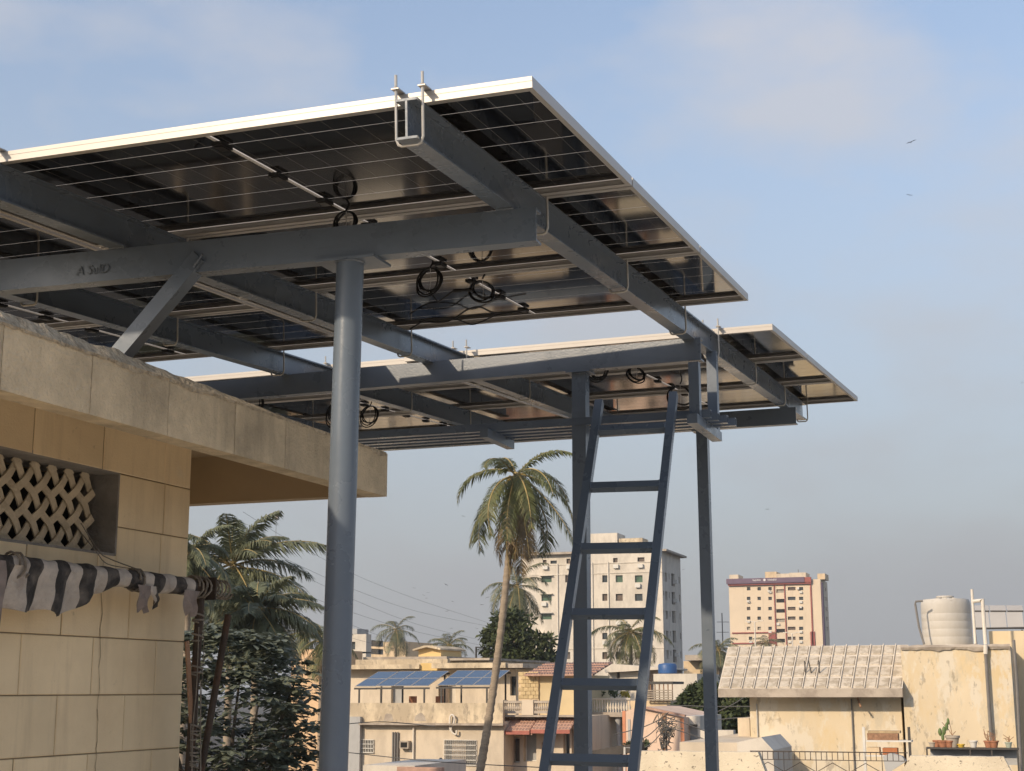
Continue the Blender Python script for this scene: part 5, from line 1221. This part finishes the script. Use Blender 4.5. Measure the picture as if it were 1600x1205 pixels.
# ================================================================ PALMS
def frond_mesh(rnd, length, e0, az_, droop, nl, leaf, wind=0.0, twist=0.0):
    """rachis curve and leaflets in palm-crown coordinates"""
    rb, lb = MB(), MB()
    p = Vector((0, 0, 0)); e = e0; pts = [p.copy()]; n = 16; seg = length/n; a = az_
    dirs = []
    for i in range(n):
        t = i/n
        d = Vector((math.cos(a)*math.cos(e), math.sin(a)*math.cos(e), math.sin(e)))
        d = (d+Vector((wind*t, 0, 0))).normalized()
        p = p+d*seg; pts.append(p.copy()); dirs.append(d); e -= droop/n*(.6+1.0*t)
    dirs.append(dirs[-1])
    rb.tube(pts, [.045*(1-.9*i/n)*length/4+.008 for i in range(n+1)], 5)
    for k in range(nl):
        t = .10+.90*k/(nl-1)
        if rnd.random() < .07: continue
        f = t*n; i = min(int(f), n-1); q = pts[i].lerp(pts[i+1], f-i); d = dirs[i]
        side = d.cross(Vector((0, 0, 1)))
        side = side.normalized() if side.length > 1e-3 else Vector((math.cos(a+1.57), math.sin(a+1.57), 0))
        upv = side.cross(d)
        L_ = leaf*length*(math.sin(math.pi*min(1, .15+t*.80))**.6)*rnd.uniform(.85, 1.1)
        for s in (-1, 1):
            dirn = (d*rnd.uniform(.55, .8)+side*s*rnd.uniform(.75, 1.0)+upv*rnd.uniform(-.15, .25)).normalized()
            m_ = q+dirn*L_*.5+Vector((wind*L_*.15, 0, -.10*L_)); tip = q+dirn*L_*.86+Vector((wind*L_*.35, 0, -.48*L_*rnd.uniform(.75, 1.2)))
            wv = d*(.020+.011*length/4*leaf/.2)
            i0 = len(lb.v); lb.v += [tuple(q-wv*.5), tuple(q+wv*.5), tuple(m_+wv), tuple(m_-wv), tuple(tip)]
            lb.f += [(i0, i0+1, i0+2, i0+3), (i0+3, i0+2, i0+4)]
    return rb, lb
def palm(label, u, v, Y, flen, nf, seed, base_du=0, leaf=.20, nl=46, m=None, wind=0.0, trunk_r=.16, emin=-1.25, emax=1.25, coco=6, dry=0, droop=1.5, bend=0.0):
    rnd = random.Random(seed); m = m or FROND
    c = at(u, v, Y); base = Vector((c.x+base_du, Y, GROUND))
    o = empty('palm_tree', base.to_tuple()); tag(o, label, 'palm tree', 'palm trees')
    n = 22; pts = []
    for i in range(n+1):
        t = i/n; pts.append(base.lerp(c, t)+Vector((bend*math.sin(math.pi*t), 0, 0)))
    b = MB(); rs = []
    pp_, rr_ = [], []
    K = 130
    for i in range(K+1):
        t = i/K; f = t*n; j = min(int(f), n-1); pp_.append(pts[j].lerp(pts[j+1], f-j)); rr_.append(trunk_r*(1.25-.45*t)*(1+.075*((i % 2)*2-1)+.05*rnd.uniform(-1, 1))*(1.5 if i == 0 else 1))
    b.tube(pp_, rr_, 10); build('trunk', b, PALMTRUNK, o, True)
    top = c-base
    for k in range(nf):
        az_ = k*2.399963+rnd.uniform(-.25, .25); q = (k+.5)/nf
        e0 = emax+(emin-emax)*q**.8+rnd.uniform(-.12, .12)
        L_ = flen*rnd.uniform(.86, 1.08)*(1 if q > .2 else .85)
        rb, lb = frond_mesh(rnd, L_, e0, az_, droop*rnd.uniform(.8, 1.2)*(1 if e0 > -.6 else .35), nl, leaf, wind)
        mm = FROND_DRY if k >= nf-dry else m
        fo = link('frond', lb.mesh('frond', mm), o, top+Vector((0, 0, rnd.uniform(-.12, .12)*flen*.3)))
        link('rachis', rb.mesh('rachis', RACHIS, True), fo)
    for k in range(coco):
        a = rnd.uniform(0, 6.28); r_ = trunk_r*1.6
        link('coconut', MB().lathe([(.02, -.16), (.09, -.10), (.115, 0), (.085, .10), (.02, .15)], (0, 0, 0), 10).mesh('coconut', COCO, True), o, top+Vector((math.cos(a)*r_, math.sin(a)*r_, rnd.uniform(-.42, -.1))))
    return o
palm('tall leaning coconut palm in front of the tall cream apartment block', 806, 742, 60, 4.0, 23, 3, base_du=-3.65, leaf=.21, nl=84, emin=-1.57, emax=1.0, coco=9, dry=6, droop=1.6, wind=.10, trunk_r=.165, bend=.55)
palm('wind blown coconut palm above the broad leaved tree at left', 364, 884, 55, 3.9, 32, 8, leaf=.30, nl=84, m=FROND_D, wind=.45, emin=-1.2, emax=1.45, coco=9, droop=1.1)
palm('lower coconut palm crown tucked under the wind blown palm', 402, 952, 50, 2.7, 30, 9, leaf=.34, nl=76, m=FROND_D, wind=.35, emin=-1.0, coco=0, droop=1.2)
palm('dark palm half hidden by the corner of the tiled wall', 296, 866, 46, 2.2, 20, 10, leaf=.30, nl=70, m=FROND_D, wind=.25, coco=0)
palm('small palm on the skyline right of the broad leaved tree', 471, 990, 190, 3.8, 22, 12, m=FROND_D, nl=36, coco=0, leaf=.28)
palm('palm crown touching the left side of the round post', 503, 1000, 95, 3.2, 22, 13, nl=50, coco=0, leaf=.26)
palm('slim skyline palm above the rooftop panels', 619, 984, 190, 3.9, 20, 14, m=FROND_D, nl=40, coco=0, leaf=.30, emax=1.35, trunk_r=.2)
palm('bushy skyline palm behind the yellow roof hut', 701, 1010, 190, 4.0, 20, 15, nl=40, coco=0, leaf=.30, emin=-.6, emax=1.4, trunk_r=.22)
palm('palm with hanging fronds beside the round dark tree', 808, 916, 130, 4.4, 26, 16, base_du=-.9, m=FROND_D, nl=56, coco=3, leaf=.26, emin=-1.45, dry=3, trunk_r=.20)
palm('palm standing before the cream block seen between the ladder rails', 985, 988, 140, 4.4, 22, 17, nl=54, coco=0, leaf=.26, emin=-1.1, emax=1.2, trunk_r=.2, wind=.1)
palm('tiny palm at the foot of the maroon banded block', 1197, 1004, 330, 4.4, 18, 18, m=FROND_D, nl=30, coco=0, leaf=.3, emin=-.4)
palm('palm peeking out left of the panelled roof', 1122, 1016, 150, 3.4, 22, 19, m=FROND_D, nl=40, coco=0, leaf=.3, emin=-.9)

# ================================================================ BROAD LEAVED TREES
def limb_tree(o, base, c, r, seed, m=BARK, tr=.16):
    rnd = random.Random(seed); b = MB(); fork = base.lerp(c, .62)
    b.tube([base, base.lerp(fork, .5)+Vector((.12, 0, 0)), fork], [tr*1.3, tr, tr*.85], 10); build('trunk', b, m, o, True)
    for k in range(9):
        a = k*2.4; d = Vector((math.cos(a)*r.x*.75, math.sin(a)*r.y*.75, rnd.uniform(-.3, .85)*r.z)); e = c+d
        build('limb', MB().tube([fork, fork.lerp(e, .5)+Vector((0, 0, .25)), e], [tr*.6, tr*.35, tr*.1], 7), m, o, True)
# almond-like tree: big leaves in flat tiers
def leaf_poly(c, d, s, w, up):
    """six-sided leaf blade along d"""
    return [c, c+d*.35+s*w*.75-up*.0, c+d*.72+s*w-up*.02, c+d-up*.05, c+d*.72-s*w-up*.02, c+d*.35-s*w*.75]
rnd = random.Random(21)
tc0 = at(345, 1105, 30); tc0.z -= .25
tr_o = empty('broad_leaved_tree', (tc0.x, 30, GROUND)); tag(tr_o, 'dark broad leaved tree with tiered foliage beside the tiled wall', 'tree')
limb_tree(tr_o, Vector((tc0.x, 30, GROUND)), tc0, Vector((2.3, 2.3, 1.8)), 4)
leaves = []
centres = []
for k in range(680):
    a = rnd.uniform(0, 6.283); zz = rnd.uniform(-1, .93); rr = math.sqrt(1-zz*zz)*rnd.uniform(.62, 1.0)
    bulge = 1+.16*mnoise.noise((math.cos(a)*2, math.sin(a)*2, zz*3+4))
    centres.append(Vector((tc0.x+math.cos(a)*rr*2.15*bulge, 30+math.sin(a)*rr*2.3*bulge, tc0.z+zz*2.05*bulge)))
for c in centres:
    n = rnd.randint(14, 22); tier = rnd.uniform(-.06, .06)
    for i in range(n):
        a = rnd.uniform(0, 6.283); rad = rnd.uniform(.03, .30); L_ = rnd.uniform(.13, .31); w_ = L_*rnd.uniform(.20, .32)
        d = Vector((math.cos(a), math.sin(a), rnd.uniform(-.42, .12))).normalized(); s = d.cross(Vector((0, 0, 1))).normalized(); s = (s+Vector((0, 0, rnd.uniform(-.35, .35)))).normalized(); up = s.cross(d)
        p = c+Vector((math.cos(a)*rad*.6, math.sin(a)*rad*.6, tier+rnd.uniform(-.05, .05)))
        leaves.append((p, d, L_, w_, s, up))
leaves.sort(key=lambda q: (q[0]-Vector((0, 0, 0))).length)
vis = [q for q in leaves if q[0].y < 29.3 and q[0].z > -2.1]
pick = set(id(q) for q in vis[:300])
unit = MB().poly([(x, y, z) for x, y, z in ((0, 0, 0), (.35, .75, .01), (.72, 1, -.03), (1, 0, -.10), (.72, -1, -.03), (.35, -.75, .01))])
unit.v = [(0, 0, 0), (.38, .8, .035), (.74, 1, 0), (1, 0, -.10), (.74, -1, 0), (.38, -.8, .035), (.38, 0, -.01), (.74, 0, -.045)]
unit.f = [(0, 6, 1), (6, 7, 2, 1), (7, 3, 2), (0, 5, 6), (5, 4, 7, 6), (4, 3, 7)]
leaf_me = unit.mesh('leaf', LEAF_A)
cr = MB()
for q in leaves:
    p, d, L_, w_, s, up = q
    if id(q) in pick:
        lo = link('leaf', leaf_me, tr_o)
        lo.matrix_local = Matrix.Translation(p-chain_off(tr_o)) @ Matrix(((d.x, s.x, up.x, 0), (d.y, s.y, up.y, 0), (d.z, s.z, up.z, 0), (0, 0, 0, 1))) @ Matrix.Diagonal((L_, w_, L_, 1))
    else:
        i0 = len(cr.v)
        for (x, y, z) in unit.v: cr.v.append(tuple(p+d*(x*L_)+s*(y*w_)+up*(z*L_)))
        cr.f += [tuple(i0+k for k in f) for f in unit.f]
tag(build('crown', cr, LEAF_A, tr_o), kind='stuff')
def bushy_tree(label, boxes, Y, seed, n, size, m, group='dense green trees'):
    """boxes: list of (u, v, ru_px, rv_px) lobes"""
    rnd = random.Random(seed); k = Y/F_PX
    cs = [(at(u, v, Y), ru*k, rv*k) for u, v, ru, rv in boxes]
    c0 = cs[0][0]; o = empty('dense_tree', (c0.x, Y, GROUND)); tag(o, label, 'tree', group)
    limb_tree(o, Vector((c0.x, Y, GROUND)), c0, Vector((cs[0][1], cs[0][1], cs[0][2])), seed, tr=.2)
    b = MB(); tot = sum(r*h for _, r, h in cs)
    for (c, r, h) in cs:
        nc = max(12, int(60*r*h/tot*len(cs)))
        for q in range(int(nc)):
            a = rnd.uniform(0, 6.283); zz = rnd.uniform(-1, 1); rr = math.sqrt(1-zz*zz); rad = rnd.uniform(.72, 1.03)
            cc = c+Vector((math.cos(a)*rr*r*rad, math.sin(a)*rr*r*rad, zz*h*rad)); cr_ = rnd.uniform(.16, .30)*min(r, h)
            for i in range(int(n*r*h/tot/nc)):
                dd_ = Vector((rnd.gauss(0, 1), rnd.gauss(0, 1), rnd.gauss(0, 1))).normalized(); p = cc+dd_*cr_*rnd.uniform(.5, 1.05)
                e = (dd_+Vector((rnd.uniform(-.7, .7), rnd.uniform(-.7, .7), rnd.uniform(-.9, .3)))).normalized(); s = e.cross(Vector((rnd.uniform(-1, 1), rnd.uniform(-1, 1), 1))).normalized()
                L_ = size*rnd.uniform(.7, 1.3); b.quad(p, p+e*L_*.5+s*L_*.28, p+e*L_, p+e*L_*.5-s*L_*.28)
    tag(build('crown', b, m, o), kind='stuff'); return o
bushy_tree('round dark green tree behind the tall leaning palm', [(800, 1000, 42, 44), (775, 1012, 24, 40), (835, 1020, 38, 34), (790, 975, 24, 20), (815, 1045, 55, 26)], 112, 31, 9000, .42, LEAF_M)
bushy_tree('broad mango tree left of the peeling house', [(1110, 1110, 44, 42), (1150, 1105, 34, 40), (1078, 1115, 28, 30), (1120, 1140, 60, 30), (1105, 1082, 30, 18)], 84, 33, 10000, .34, LEAF_M)
bushy_tree('low shrubbery below the mango tree and pink house', [(1000, 1163, 14, 6), (985, 1168, 10, 6)], 66, 35, 600, .2, LEAF_M)

# ================================================================ HAZE over the city
hm = bpy.data.materials.new('haze_air'); hm.use_nodes = True; hn = hm.node_tree.nodes; hn.clear()
ho = hn.new('ShaderNodeOutputMaterial'); hv = hn.new('ShaderNodeVolumePrincipled')
hv.inputs['Color'].default_value = (.80, .81, .83, 1); hv.inputs['Density'].default_value = .00032; hv.inputs['Anisotropy'].default_value = .2
hm.node_tree.links.new(hv.outputs[0], ho.inputs['Volume'])
hz_o = build('haze', MB().box(-1610, 1210, -410, 2610, GROUND-1.0, 150), hm, None); tag(hz_o, kind='stuff')
